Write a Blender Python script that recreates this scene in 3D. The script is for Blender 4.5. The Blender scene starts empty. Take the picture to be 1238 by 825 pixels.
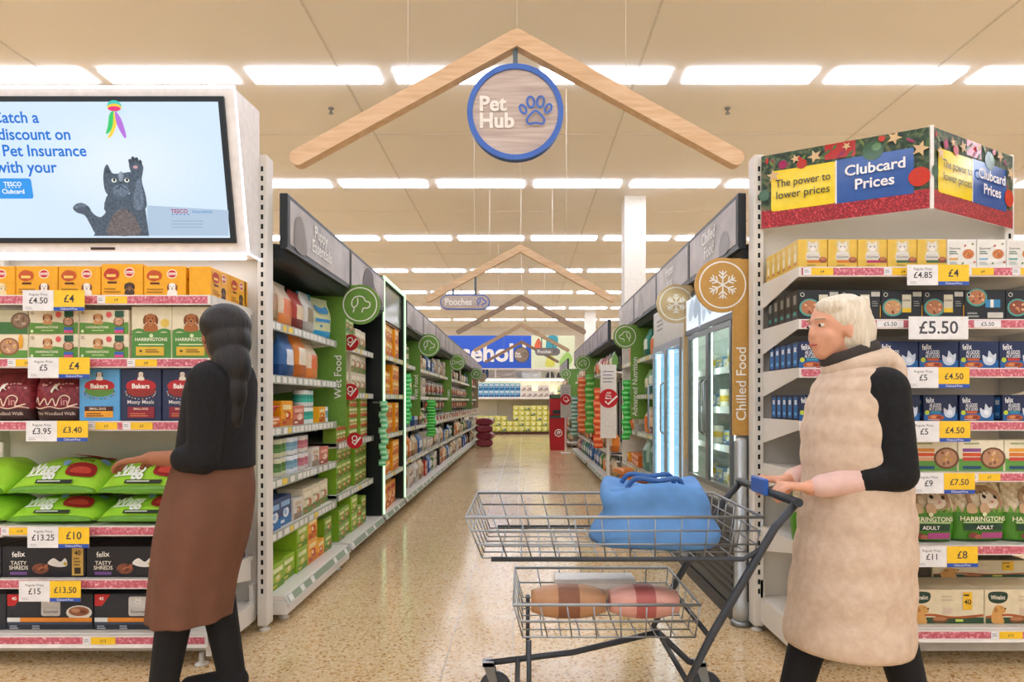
import bpy, bmesh, math, random
from mathutils import Vector, Matrix
random.seed(7)
PI = math.pi
sc = bpy.context.scene
COL = sc.collection

# ---------------------------------------------------------------- camera, world, exposure
cam_d = bpy.data.cameras.new('camera')
cam = bpy.data.objects.new('camera', cam_d); COL.objects.link(cam)
cam.location = (0, 0, 1.2); cam.rotation_euler = (PI/2, 0, 0)
cam_d.sensor_width = 36.0; cam_d.lens = 36.0*800/1238
cam_d.shift_x = -13/1238; cam_d.shift_y = 73.5/1238
cam_d.clip_start = 0.05; cam_d.clip_end = 200
sc.camera = cam

world = bpy.data.worlds.new('world'); sc.world = world; world.use_nodes = True
bg = world.node_tree.nodes['Background']
bg.inputs[0].default_value = (0.98, 0.985, 1.0, 1); bg.inputs[1].default_value = 0.95   # even white fill; front wall left out to let it in

sc.view_settings.view_transform = 'Standard'; sc.view_settings.look = 'None'
sc.view_settings.gamma = 1; sc.view_settings.use_curve_mapping = False
sc.view_settings.exposure = 0.12
LAMP = 13.2
sc.cycles.max_bounces = 8; sc.cycles.diffuse_bounces = 5; sc.cycles.glossy_bounces = 4
sc.cycles.transparent_max_bounces = 12; sc.cycles.caustics_reflective = False; sc.cycles.caustics_refractive = False
sc.cycles.sample_clamp_indirect = 6.0
sc.cycles.use_denoising = True

# ---------------------------------------------------------------- materials
def lin(h):
    h = h.lstrip('#')
    o = []
    for i in (0, 2, 4):
        c = int(h[i:i+2], 16)/255
        o.append(c/12.92 if c <= .04045 else ((c+.055)/1.055)**2.4)
    return tuple(o)
MATS = {}
def C(h, rough=.45, metal=0.0, emit=0.0, vary=.06, scale=25., spec=.4, bump=0.0):
    key = (h, rough, metal, emit, vary, scale, spec, bump)
    if key in MATS: return MATS[key]
    m = bpy.data.materials.new('m_'+h+('_lit' if emit else '')); MATS[key] = m
    m.use_nodes = True; nt = m.node_tree; b = nt.nodes['Principled BSDF']
    rgb = lin(h)
    b.inputs['Base Color'].default_value = (*rgb, 1)
    b.inputs['Roughness'].default_value = rough; b.inputs['Metallic'].default_value = metal
    b.inputs['Specular IOR Level'].default_value = spec
    if emit:
        b.inputs['Base Color'].default_value = (*[c*.2 for c in rgb], 1)
        b.inputs['Emission Color'].default_value = (*rgb, 1); b.inputs['Emission Strength'].default_value = emit
    if vary and (not emit or vary > .1):
        tc = nt.nodes.new('ShaderNodeTexCoord'); no = nt.nodes.new('ShaderNodeTexNoise')
        no.inputs['Scale'].default_value = scale; no.inputs['Detail'].default_value = 2
        nt.links.new(tc.outputs['Object'], no.inputs['Vector'])
        mr = nt.nodes.new('ShaderNodeMapRange'); mr.inputs[1].default_value = .3; mr.inputs[2].default_value = .7
        mr.inputs[3].default_value = 1-vary; mr.inputs[4].default_value = 1+vary
        nt.links.new(no.outputs[0], mr.inputs[0])
        mx = nt.nodes.new('ShaderNodeVectorMath'); mx.operation = 'MULTIPLY'
        mx.inputs[0].default_value = rgb; nt.links.new(mr.outputs[0], mx.inputs[1])
        nt.links.new(mx.outputs[0], b.inputs['Emission Color' if emit else 'Base Color'])
        if bump:
            bp = nt.nodes.new('ShaderNodeBump'); bp.inputs['Strength'].default_value = bump
            bp.inputs['Distance'].default_value = .01
            nt.links.new(no.outputs[0], bp.inputs['Height']); nt.links.new(bp.outputs[0], b.inputs['Normal'])
    return m

def ramp_mat(name, tex, stops, rough=.5, scale=(1, 1, 1), detail=3, bump=0, spec=.4, tscale=5., extra=None):
    """noise / voronoi / wave texture through a colour ramp"""
    m = bpy.data.materials.new(name); m.use_nodes = True; nt = m.node_tree; b = nt.nodes['Principled BSDF']
    b.inputs['Roughness'].default_value = rough; b.inputs['Specular IOR Level'].default_value = spec
    tc = nt.nodes.new('ShaderNodeTexCoord'); mp = nt.nodes.new('ShaderNodeMapping')
    mp.inputs['Scale'].default_value = scale; nt.links.new(tc.outputs['Object'], mp.inputs[0])
    t = nt.nodes.new({'noise': 'ShaderNodeTexNoise', 'voronoi': 'ShaderNodeTexVoronoi', 'wave': 'ShaderNodeTexWave'}[tex])
    t.inputs['Scale'].default_value = tscale
    nt.links.new(mp.outputs[0], t.inputs['Vector'])
    if tex == 'noise': t.inputs['Detail'].default_value = detail
    if tex == 'wave': t.inputs['Distortion'].default_value = 4; t.inputs['Detail'].default_value = 3
    out = t.outputs['Color'] if tex == 'voronoi' else t.outputs[0]
    r = nt.nodes.new('ShaderNodeValToRGB'); nt.links.new(out, r.inputs[0])
    cr = r.color_ramp
    while len(cr.elements) < len(stops): cr.elements.new(.5)
    for e, (p, h) in zip(cr.elements, stops): e.position = p; e.color = (*lin(h), 1)
    nt.links.new(r.outputs[0], b.inputs['Base Color'])
    if bump:
        bp = nt.nodes.new('ShaderNodeBump'); bp.inputs['Strength'].default_value = bump; bp.inputs['Distance'].default_value = .01
        nt.links.new(out, bp.inputs['Height']); nt.links.new(bp.outputs[0], b.inputs['Normal'])
    return m

WOOD = ramp_mat('timber', 'noise', [(.3, 'd3ae85'), (.55, 'dfbd97'), (.75, 'e7c9a6')], .5, (3, 12, 26), 4, tscale=2.)
GREYWOOD = ramp_mat('sign_board', 'noise', [(.3, 'b3a198'), (.55, 'cabab0'), (.75, 'd8cbc2')], .5, (2, 4, 30), 4, tscale=2.)
RAIL = ramp_mat('festive_rail', 'noise', [(.42, 'c05a66'), (.6, 'd68090'), (.72, 'f0c8c8')], .3, (1, 1, 1), 2, tscale=90.)
GLITTER = ramp_mat('red_glitter', 'noise', [(.4, '7c1420'), (.58, 'b81e2c'), (.7, 'e8605c')], .35, (1, 1, 1), 2, tscale=120.)
PINE = ramp_mat('pine_print', 'noise', [(.35, '16281a'), (.5, '2f4a2e'), (.6, '5e6f49'), (.72, '8c2c36')], .35, (1, 1, 1), 3, tscale=38.)
POSTER = ramp_mat('poster_grey', 'noise', [(.3, '8d8581'), (.6, 'aaa19c'), (.8, 'bcb4ae')], .35, (1, 3, 3), 3, tscale=1.4)
KNIT = ramp_mat('dark_fabric', 'noise', [(.3, '0b0b0d'), (.7, '17171a')], .85, (1, 1, 1), 3, .2, tscale=60.)
QUILT = ramp_mat('beige_quilt', 'noise', [(.3, 'c9b098'), (.7, 'd8c3ac')], .75, (1, 1, 1), 3, .25, tscale=30.)
WHITEM = C('dedad2', .38, 0, 0, .015, 6.)
OFFW = C('d3cec4', .5, 0, 0, .02, 5.)
SLOT = C('15140f', .8)
DARK = C('23282b', .4); BLACKM = C('14161a', .4)
CHROME = C('aeb2b8', .22, 1.0, 0, .02)
STEEL = C('8f9498', .3, .9)

# ---------------------------------------------------------------- mesh collector
def unit(v): return v/ max(1e-9, v.length)
TXT = {}
def text_geo(s, bold):
    k = (s, bold)
    if k not in TXT:
        cu = bpy.data.curves.new('t', 'FONT'); cu.body = s; cu.size = 1; cu.resolution_u = 3; cu.offset = bold
        o = bpy.data.objects.new('t', cu)
        me = bpy.data.meshes.new_from_object(o)
        vs = [(v.co.x, v.co.y) for v in me.vertices]; fs = [tuple(p.vertices) for p in me.polygons]
        bpy.data.objects.remove(o); bpy.data.meshes.remove(me); bpy.data.curves.remove(cu)
        TXT[k] = (vs, fs)
    return TXT[k]
CAPH = max(v[1] for v in text_geo('H', 0)[0])

def smooth_pts(pts, n=6, closed=False):
    P = [Vector(p) for p in pts]; out = []
    N = len(P)
    for i in range(N if closed else N-1):
        p0 = P[(i-1) % N] if closed or i > 0 else P[i]; p1 = P[i]; p2 = P[(i+1) % N]
        p3 = P[(i+2) % N] if closed or i+2 < N else p2
        for k in range(n):
            t = k/n
            out.append(.5*((2*p1)+(p2-p0)*t+(2*p0-5*p1+4*p2-p3)*t*t+(3*p1-p0-3*p2+p3)*t**3))
    if not closed: out.append(P[-1])
    return out

class MB:
    def __init__(s): s.v = []; s.f = []; s.m = []; s.s = []; s.layer = 0
    def face(s, pts, mat, sm=False):
        n = len(s.v); s.v += [Vector(p) for p in pts]; s.f.append(tuple(range(n, n+len(pts)))); s.m.append(mat); s.s.append(sm)
    def raw(s, vs, fs, mat, sm=False):
        n = len(s.v); s.v += [Vector(p) for p in vs]
        for f in fs: s.f.append(tuple(n+i for i in f)); s.m.append(mat); s.s.append(sm)
    def box(s, x0, y0, z0, x1, y1, z1, mat, c=0.0):
        if c <= 0:
            vs = [(x, y, z) for z in (z0, z1) for y in (y0, y1) for x in (x0, x1)]
            s.raw(vs, [(0, 2, 3, 1), (4, 5, 7, 6), (0, 1, 5, 4), (2, 6, 7, 3), (0, 4, 6, 2), (1, 3, 7, 5)], mat); return
        bm = bmesh.new(); bmesh.ops.create_cube(bm, size=1)
        for v in bm.verts: v.co = Vector(((x0+x1)/2+v.co.x*(x1-x0), (y0+y1)/2+v.co.y*(y1-y0), (z0+z1)/2+v.co.z*(z1-z0)))
        bmesh.ops.bevel(bm, geom=bm.edges[:], offset=c, segments=1, affect='EDGES')
        bm.verts.index_update()
        s.raw([v.co.copy() for v in bm.verts], [tuple(v.index for v in f.verts) for f in bm.faces], mat); bm.free()
    def prism(s, poly, y0, y1, mat, axis='y', side=None):
        """extrude a 2-D outline (a,b) along an axis: y -> (x,z), x -> (y,z), z -> (x,y)"""
        def P(a, b, t): return {'y': (a, t, b), 'x': (t, a, b), 'z': (a, b, t)}[axis]
        n = len(poly); base = len(s.v)
        s.v += [Vector(P(a, b, y0)) for a, b in poly]+[Vector(P(a, b, y1)) for a, b in poly]
        s.f.append(tuple(base+i for i in range(n))); s.f.append(tuple(base+n+i for i in reversed(range(n))))
        s.m += [mat, mat]; s.s += [False, False]
        for i in range(n):
            j = (i+1) % n
            s.f.append((base+i, base+n+i, base+n+j, base+j)); s.m.append(side or mat); s.s.append(False)
    def loft(s, rings, mat, caps=True, sm=True, matfn=None):
        n = len(rings[0]); base = len(s.v)
        for r in rings: s.v += [Vector(p) for p in r]
        for i in range(len(rings)-1):
            for j in range(n):
                k = (j+1) % n
                s.f.append((base+i*n+j, base+i*n+k, base+(i+1)*n+k, base+(i+1)*n+j)); s.s.append(sm)
                s.m.append(matfn(i, j) if matfn else mat)
        if caps:
            s.f.append(tuple(base+j for j in reversed(range(n)))); s.f.append(tuple(base+(len(rings)-1)*n+j for j in range(n)))
            m0 = matfn(0, 0) if matfn else mat; m1 = matfn(len(rings)-2, 0) if matfn else mat
            s.m += [m0, m1]; s.s += [False, False]
    def tube(s, pts, r, mat, seg=8, closed=False):
        P = [Vector(p) for p in pts]; rings = []
        R = r if isinstance(r, (list, tuple)) else [r]*len(P)
        N = len(P); up = None
        for i, p in enumerate(P):
            a = P[i-1] if (i > 0 or closed) else p; b = P[(i+1) % N] if (i < N-1 or closed) else p
            d = unit(b-a)
            if up is None:
                up = Vector((0, 0, 1)) if abs(d.z) < .9 else Vector((1, 0, 0))
            sx = unit(d.cross(up)); up = unit(sx.cross(d))
            rings.append([p+sx*math.cos(2*PI*k/seg)*R[i]+up*math.sin(2*PI*k/seg)*R[i] for k in range(seg)])
        if closed: rings.append(rings[0]); s.loft(rings, mat, False)
        else: s.loft(rings, mat)
    def cap(s, p0, r0, p1, r1, mat, seg=14):
        """tapered capsule"""
        p0 = Vector(p0); p1 = Vector(p1); d = unit(p1-p0)
        pts = []; rs = []
        for k in range(5):
            a = PI/2*(1-k/5); pts.append(p0-d*r0*math.sin(a)); rs.append(max(r0*math.cos(a), r0*.05))
        pts.append(p0); rs.append(r0); pts.append(p1); rs.append(r1)
        for k in range(1, 6):
            a = PI/2*k/5; pts.append(p1+d*r1*math.sin(a)); rs.append(max(r1*math.cos(a), r1*.05))
        s.tube(pts, rs, mat, seg)
    def ball(s, c, rx, ry, rz, mat, seg=16, rings=10, rot=0):
        c = Vector(c); R = []
        M = Matrix.Rotation(rot, 3, 'Y')
        for i in range(rings+1):
            a = -PI/2+PI*i/rings; q = max(math.cos(a), .02)
            R.append([c+M @ Vector((rx*q*math.cos(2*PI*k/seg), ry*q*math.sin(2*PI*k/seg), rz*math.sin(a))) for k in range(seg)])
        s.loft(R, mat)
    def lathe(s, prof, c, mats, seg=20):
        c = Vector(c)
        R = [[c+Vector((r*math.cos(2*PI*k/seg), r*math.sin(2*PI*k/seg), z)) for k in range(seg)] for r, z in prof]
        s.loft(R, mats[0], True, True, lambda i, j: mats[min(i, len(mats)-1)])
    def build(s, name, origin=(0, 0, 0)):
        me = bpy.data.meshes.new(name); o = Vector(origin)
        me.from_pydata([v-o for v in s.v], [], s.f)
        idx = {}
        for m in s.m:
            if m not in idx: idx[m] = len(idx); me.materials.append(m)
        me.polygons.foreach_set('material_index', [idx[m] for m in s.m])
        me.polygons.foreach_set('use_smooth', s.s)
        me.update()
        return me
    # ---- print on a flat face: origin o, axes u (right) and w (up), normal n
    def on(s, o, u, w, n=None, surf=None):
        d = Print(); d.mb = s; d.o = Vector(o); d.u = Vector(u); d.w = Vector(w)
        d.n = unit(d.u.cross(d.w)) if n is None else Vector(n); d.k = 0; d.surf = surf
        return d
class Print:
    step = .00016
    def P(d, a, b):
        p = d.o+d.u*a+d.w*b+d.n*(d.step*(d.k+1.5))
        if d.surf: p = d.surf(a, b, .0016+d.step*3*d.k)
        return p
    def poly(d, pts, mat): d.mb.face([d.P(*p) for p in pts], mat); d.k += 1; return d
    def rect(d, a0, b0, a1, b1, mat, r=0.0):
        if r <= 0: return d.poly([(a0, b0), (a1, b0), (a1, b1), (a0, b1)], mat)
        pts = []
        for cx, cy, s0 in ((a1-r, b1-r, 0), (a0+r, b1-r, 1), (a0+r, b0+r, 2), (a1-r, b0+r, 3)):
            for q in range(5):
                t = PI/2*(s0+q/4); pts.append((cx+r*math.cos(t), cy+r*math.sin(t)))
        return d.poly(pts, mat)
    def ell(d, a, b, ra, rb, mat, n=18, rot=0.0):
        cr, sr = math.cos(rot), math.sin(rot)
        return d.poly([(a+ra*math.cos(t)*cr-rb*math.sin(t)*sr, b+ra*math.cos(t)*sr+rb*math.sin(t)*cr) for t in [2*PI*i/n for i in range(n)]], mat)
    def blob(d, pts, mat, n=4): return d.poly([(p.x, p.y) for p in smooth_pts([(a, b, 0) for a, b in pts], n, True)], mat)
    def stroke(d, pts, w, mat, closed=False, smooth=5):
        P = [Vector((a, b, 0)) for a, b in pts]
        if smooth: P = smooth_pts(P, smooth, closed)
        N = len(P); L = []; R = []
        for i, p in enumerate(P):
            a = P[i-1] if (i > 0 or closed) else p; b = P[(i+1) % N] if (i < N-1 or closed) else p
            t = unit(b-a); nn = Vector((-t.y, t.x, 0))*w/2; L.append(p+nn); R.append(p-nn)
        for i in range(N if closed else N-1):
            j = (i+1) % N
            d.mb.face([d.P(q.x, q.y) for q in (R[i], R[j], L[j], L[i])], mat)
        d.k += 1; return d
    def ring(d, a, b, r, w, mat, n=36, ra=None):
        return d.stroke([(a+(ra or r)*math.cos(2*PI*i/n), b+r*math.sin(2*PI*i/n)) for i in range(n)], w, mat, True, 0)
    def text(d, s, a, b, h, mat, al='c', bold=.012, maxw=None, rot=0.0, squash=1.0):
        vs, fs = text_geo(s, bold)
        if not vs: return d
        k = h/CAPH; x0 = min(v[0] for v in vs); x1 = max(v[0] for v in vs); W = (x1-x0)*k*squash; kx = k*squash
        if maxw and W > maxw: kx *= maxw/W; W = maxw
        off = {'l': 0, 'c': -W/2, 'r': -W}[al]
        cr, sr = math.cos(rot), math.sin(rot)
        pts = []
        for x, y in vs:
            px = (x-x0)*kx+off; py = y*k
            pts.append(d.P(a+px*cr-py*sr, b+px*sr+py*cr))
        d.mb.raw(pts, fs, mat); d.k += 1; return d
    def line(d, a0, a1, b, h, mat): return d.rect(a0, b, a1, b+h, mat)
    # pictures printed on packs
    def dog(d, a, b, s, fur, ear, muzzle, body=True):
        f, e, m, k = C(fur), C(ear), C(muzzle), C('1d1512')
        if body: d.blob([(a-.55*s, b-.9*s), (a-.4*s, b-.3*s), (a+.4*s, b-.3*s), (a+.55*s, b-.9*s)], f)
        d.blob([(a-.42*s, b+.42*s), (a-.62*s, b+.1*s), (a-.58*s, b-.35*s), (a-.38*s, b-.2*s), (a-.28*s, b+.3*s)], e)
        d.blob([(a+.42*s, b+.42*s), (a+.62*s, b+.1*s), (a+.58*s, b-.35*s), (a+.38*s, b-.2*s), (a+.28*s, b+.3*s)], e)
        d.blob([(a-.34*s, b+.4*s), (a, b+.52*s), (a+.34*s, b+.4*s), (a+.38*s, b), (a+.22*s, b-.42*s), (a-.22*s, b-.42*s), (a-.38*s, b)], f)
        d.ell(a, b-.2*s, .2*s, .28*s, m); d.ell(a, b-.1*s, .1*s, .07*s, k)
        d.ell(a-.17*s, b+.13*s, .055*s, .06*s, k); d.ell(a+.17*s, b+.13*s, .055*s, .06*s, k)
        return d.stroke([(a-.1*s, b-.32*s), (a, b-.27*s), (a+.1*s, b-.32*s)], .03*s, k)
    def cat(d, a, b, s, fur, inner, body=True):
        f, i, k = C(fur), C(inner), C('23201e')
        if body: d.blob([(a-.5*s, b-1.0*s), (a-.46*s, b-.4*s), (a+.46*s, b-.4*s), (a+.5*s, b-1.0*s)], f)
        d.poly([(a-.42*s, b+.1*s), (a-.38*s, b+.6*s), (a-.08*s, b+.34*s)], f); d.poly([(a+.42*s, b+.1*s), (a+.08*s, b+.34*s), (a+.38*s, b+.6*s)], f)
        d.ell(a, b, .45*s, .38*s, f); d.ell(a, b-.14*s, .2*s, .15*s, i)
        d.ell(a-.18*s, b+.06*s, .06*s, .05*s, k); d.ell(a+.18*s, b+.06*s, .06*s, .05*s, k)
        return d.poly([(a-.06*s, b-.08*s), (a+.06*s, b-.08*s), (a, b-.15*s)], C('c98a86'))
    def bowl(d, a, b, r, rim, food, bits):
        d.ell(a, b, r, r*.86, C(rim)); d.ell(a, b+.02*r, r*.82, r*.7, C(food))
        rr = random.Random(int(a*9999)+int(r*9999))
        for q in range(9):
            t = rr.random()*6.28; e = rr.random()**.5*.62*r
            d.ell(a+e*math.cos(t), b+.02*r+e*.85*math.sin(t), r*.15, r*.11, C(bits[q % len(bits)]), 8, t)
        return d

# ---------------------------------------------------------------- scene objects
ORG = {}
def obj(name, mesh, loc=(0, 0, 0), rz=0.0, parent=None):
    o = bpy.data.objects.new(name, mesh); COL.objects.link(o); o.location = loc
    if rz: o.rotation_euler = (0, 0, rz)
    if parent: o.parent = parent
    return o
SEEN = {}
def tag(o, label, cat, group=None):
    o['label'] = label; o['category'] = cat
    if group: o['group'] = group
    n = len(label.split())
    if n < 4 or n > 16: print('LABEL LENGTH', n, label)
    SEEN.setdefault(label, []).append((o.name, group))
    return o
def thing(name, label, cat, loc, group=None):
    o = obj(name, None, loc); o.empty_display_size = .1; ORG[o.name] = Vector(loc)
    return tag(o, label, cat, group)
def part(name, mb, parent, label=None):
    me = mb.build(name, ORG[parent.name]); o = obj(name, me, (0, 0, 0), 0, parent); ORG[o.name] = ORG[parent.name]
    if label: o['label'] = label
    return o
def solo(name, mb, label, cat, group=None, origin=None):
    if origin is None:
        xs = [v.x for v in mb.v]; ys = [v.y for v in mb.v]; zs = [v.z for v in mb.v]
        origin = ((min(xs)+max(xs))/2, (min(ys)+max(ys))/2, min(zs))
    o = obj(name, mb.build(name, origin), origin); ORG[o.name] = Vector(origin)
    return tag(o, label, cat, group)
def struct(name, mb, parent=None):
    o = obj(name, mb.build(name), (0, 0, 0)); o['kind'] = 'structure'; return o
ORD = ['first', 'second', 'third', 'fourth', 'fifth', 'sixth', 'seventh', 'eighth', 'ninth', 'tenth', 'eleventh', 'twelfth', 'thirteenth', 'fourteenth', 'fifteenth', 'sixteenth', 'seventeenth', 'eighteenth']
# ================================================================ the setting
def floor_mat():
    m = bpy.data.materials.new('terrazzo'); m.use_nodes = True; nt = m.node_tree; b = nt.nodes['Principled BSDF']; L = nt.links.new
    tc = nt.nodes.new('ShaderNodeTexCoord')
    def vor(scale, sx=1.0):
        mp = nt.nodes.new('ShaderNodeMapping'); mp.inputs['Scale'].default_value = (sx, 1, 1); L(tc.outputs['Object'], mp.inputs[0])
        v = nt.nodes.new('ShaderNodeTexVoronoi'); v.inputs['Scale'].default_value = scale; L(mp.outputs[0], v.inputs['Vector'])
        s = nt.nodes.new('ShaderNodeSeparateColor'); L(v.outputs['Color'], s.inputs[0]); return s
    def ramp(src, stops, const=False):
        r = nt.nodes.new('ShaderNodeValToRGB'); L(src, r.inputs[0]); cr = r.color_ramp
        if const: cr.interpolation = 'CONSTANT'
        while len(cr.elements) < len(stops): cr.elements.new(.5)
        for e, (p, h) in zip(cr.elements, stops): e.position = p; e.color = (*lin(h), 1)
        return r
    a = ramp(vor(120, .8).outputs[0], [(0, 'c9a678'), (.07, 'dcc096'), (.2, 'e3c698'), (.5, 'e7cda1'), (.78, 'eedab4'), (.93, 'd8b278')], True)
    c = vor(92); cr = ramp(c.outputs[0], [(0, 'b0824e'), (.5, 'cfa567')], True)
    k = nt.nodes.new('ShaderNodeMath'); k.operation = 'LESS_THAN'; k.inputs[1].default_value = .13; L(c.outputs[1], k.inputs[0])
    mx = nt.nodes.new('ShaderNodeMix'); mx.data_type = 'RGBA'; L(k.outputs[0], mx.inputs[0]); L(a.outputs[0], mx.inputs[6]); L(cr.outputs[0], mx.inputs[7])
    br = nt.nodes.new('ShaderNodeTexBrick'); br.offset = 0; br.inputs['Scale'].default_value = 1
    br.inputs['Brick Width'].default_value = .612; br.inputs['Row Height'].default_value = .612; br.inputs['Mortar Size'].default_value = .0022
    br.inputs['Color1'].default_value = (1, 1, 1, 1); br.inputs['Color2'].default_value = (.9, .9, .9, 1); br.inputs['Mortar'].default_value = (.72, .7, .66, 1)
    mp = nt.nodes.new('ShaderNodeMapping'); mp.inputs['Location'].default_value = (.05, 0, 0); L(tc.outputs['Object'], mp.inputs[0]); L(mp.outputs[0], br.inputs['Vector'])
    ml = nt.nodes.new('ShaderNodeMix'); ml.data_type = 'RGBA'; ml.blend_type = 'MULTIPLY'; ml.inputs[0].default_value = 1
    L(mx.outputs[2], ml.inputs[6]); L(br.outputs[0], ml.inputs[7]); L(ml.outputs[2], b.inputs['Base Color'])
    no = nt.nodes.new('ShaderNodeTexNoise'); no.inputs['Scale'].default_value = 1.6; L(tc.outputs['Object'], no.inputs['Vector'])
    mr = nt.nodes.new('ShaderNodeMapRange'); mr.inputs[3].default_value = .10; mr.inputs[4].default_value = .2; L(no.outputs[0], mr.inputs[0]); L(mr.outputs[0], b.inputs['Roughness'])
    b.inputs['Specular IOR Level'].default_value = .55
    return m
b = MB(); b.face([(-18, -8, 0), (18, -8, 0), (18, 34, 0), (-18, 34, 0)], floor_mat()); struct('floor', b)
b = MB()
for x in (-.357, -.05): b.box(x-.002, -8, -.001, x+.002, 26, .0012, C('c2bdb2', .3))
struct('trim_1', b)
CEIL = C('f4f1eb', .85, 0, 0, .015, .4, .1)
b = MB(); b.box(-18, -8, 5.0, 18, 34, 5.1, CEIL)
for x in (-8.9, -5.5, -2.1, 1.32, 4.7, 8.1): b.box(x-.012, -8, 4.992, x+.012, 34, 5.0, C('dcd8d0', .8))
for y in (-4, 1.5, 5.2, 9.4, 13.2, 17.0, 21, 25): b.box(-18, y-.008, 4.994, 18, y+.008, 5.0, C('e6e3de', .8))
struct('ceiling', b)
b = MB(); b.box(-18, 33.8, 0, 18, 34, 5, C('e4dccd', .8, 0, 0, .02, .5)); struct('wall_back', b)
b = MB(); b.box(-18.2, -8, 0, -18, 34, 5, C('e4dccd', .8, 0, 0, .02, .5)); struct('wall_left', b)
b = MB(); b.box(18, -8, 0, 18.2, 34, 5, C('e4dccd', .8, 0, 0, .02, .5)); struct('wall_right', b)
b = MB(); b.box(1.88, 12.2, 0, 2.27, 12.6, 5, C('ece7dc', .6)); b.box(1.86, 12.18, 0, 2.29, 12.62, .12, C('9a9488', .6)); struct('pillar_right', b)
b = MB(); b.box(2.6, 27.7, 0, 3.05, 28.1, 5, C('e6e0d4', .6)); b.box(2.58, 27.68, 0, 3.07, 28.12, .12, C('9a9488', .6)); struct('pillar_back', b)

# ---------------------------------------------------------------- ceiling luminaires
LIT = C('e3eafc', .5, 0, LAMP)
LIT_FILL = C('e3eafc', .5, 0, LAMP*1.0)
proto = None
ROWY = [7.69+3.8*k for k in range(-4, 7)]
for r, y in enumerate(ROWY):
    for n in range(-7, 8):
        if y > 9 or y < 4 or True:
            x = -.73+1.682*n
            side = 'over the aisle' if abs(n) < 2 else ('left of the aisle' if n < 0 else 'right of the aisle')
            lab = 'long white ceiling light, %s strip %s, in the %s row of lights' % (ORD[n+7], 'from the left', ORD[r])
            o = thing('ceiling_light', lab, 'ceiling light', (x, y, 5.0), 'strip lights on the ceiling')
            if proto is None:
                h = MB(); h.box(x-.70, y-.10, 4.99, x+.70, y+.10, 5.0, WHITEM, .004); hp = part('housing', h, o)
                d = MB(); d.box(x-.75, y-.15, 4.966, x+.75, y+.15, 4.972, LIT, .003); dp = part('diffuser', d, o)
                d = MB(); d.box(x-.745, y-.145, 4.972, x+.745, y+.145, 4.992, LIT_FILL); d.box(x-.747, y-.146, 4.972, x-.744, y+.146, 4.992, WHITEM); d.box(x+.744, y-.146, 4.972, x+.747, y+.146, 4.992, WHITEM); ds = part('side_fill_glow', d, o)  # glowing sides added to the strip lights to brighten the ceiling
                proto = o
            else:
                for q in (hp, dp, ds):
                    c = q.copy(); COL.objects.link(c); c.parent = o
for i, (x, y) in enumerate(((-2.48, 8.56), (2.65, 8.56))):
    b = MB(); b.lathe([(.035, 5.0), (.035, 4.985), (.012, 4.975), (.012, 4.94), (.03, 4.935), (.03, 4.925)], (x, y, 0), [STEEL], 12)
    solo('ceiling_sprinkler', b, 'small metal sprinkler head on the ceiling, %s of the timber gables' % ('left', 'right')[i], 'sprinkler', 'sprinkler heads')

# ---------------------------------------------------------------- timber gables hung over the aisle
HX = -.03
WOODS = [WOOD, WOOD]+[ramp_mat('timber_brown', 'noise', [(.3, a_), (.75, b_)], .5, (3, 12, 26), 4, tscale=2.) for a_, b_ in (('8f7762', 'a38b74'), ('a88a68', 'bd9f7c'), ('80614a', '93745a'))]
def gable(y, k, posts=()):
    words = ['nearest and largest, over the aisle mouth', 'second along the aisle, above the long oval sign', 'third along the aisle', 'fourth along the aisle', 'farthest, with the round sign below']
    o = thing('timber_gable', 'pale timber house-gable frame, '+words[k], 'gable frame', (HX, y, 3.09), 'timber gables over the aisle')
    r = .041
    for sg in (-1, 1):
        a = Vector((HX, 3.062)); e = Vector((HX+sg*1.118, 2.448)); d = (e-a).normalized(); nn = Vector((-d.y, d.x))
        poly = []
        for q in range(9):
            t = PI/2-PI*q/8; poly.append(tuple(e+d*r*math.cos(t)+nn*r*math.sin(t)))
        for q in range(9):
            t = -PI/2-PI*q/8; poly.append(tuple(a+d*r*math.cos(t)+nn*r*math.sin(t)))
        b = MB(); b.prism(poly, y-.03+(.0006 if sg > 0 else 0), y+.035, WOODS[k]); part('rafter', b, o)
    wm = C('e8e2d6', .5)
    for x, z in ((HX, 3.09), (HX-.56, 2.79), (HX+.56, 2.79)):
        b = MB(); b.tube([(x, y, z), (x, y, 4.997)], .0022, wm, 6); part('hanging_wire', b, o)
    return o
GY = [3.4, 8.03, 11.8, 16.0, 20.6]
for k, y in enumerate(GY): gable(y, k)

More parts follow.
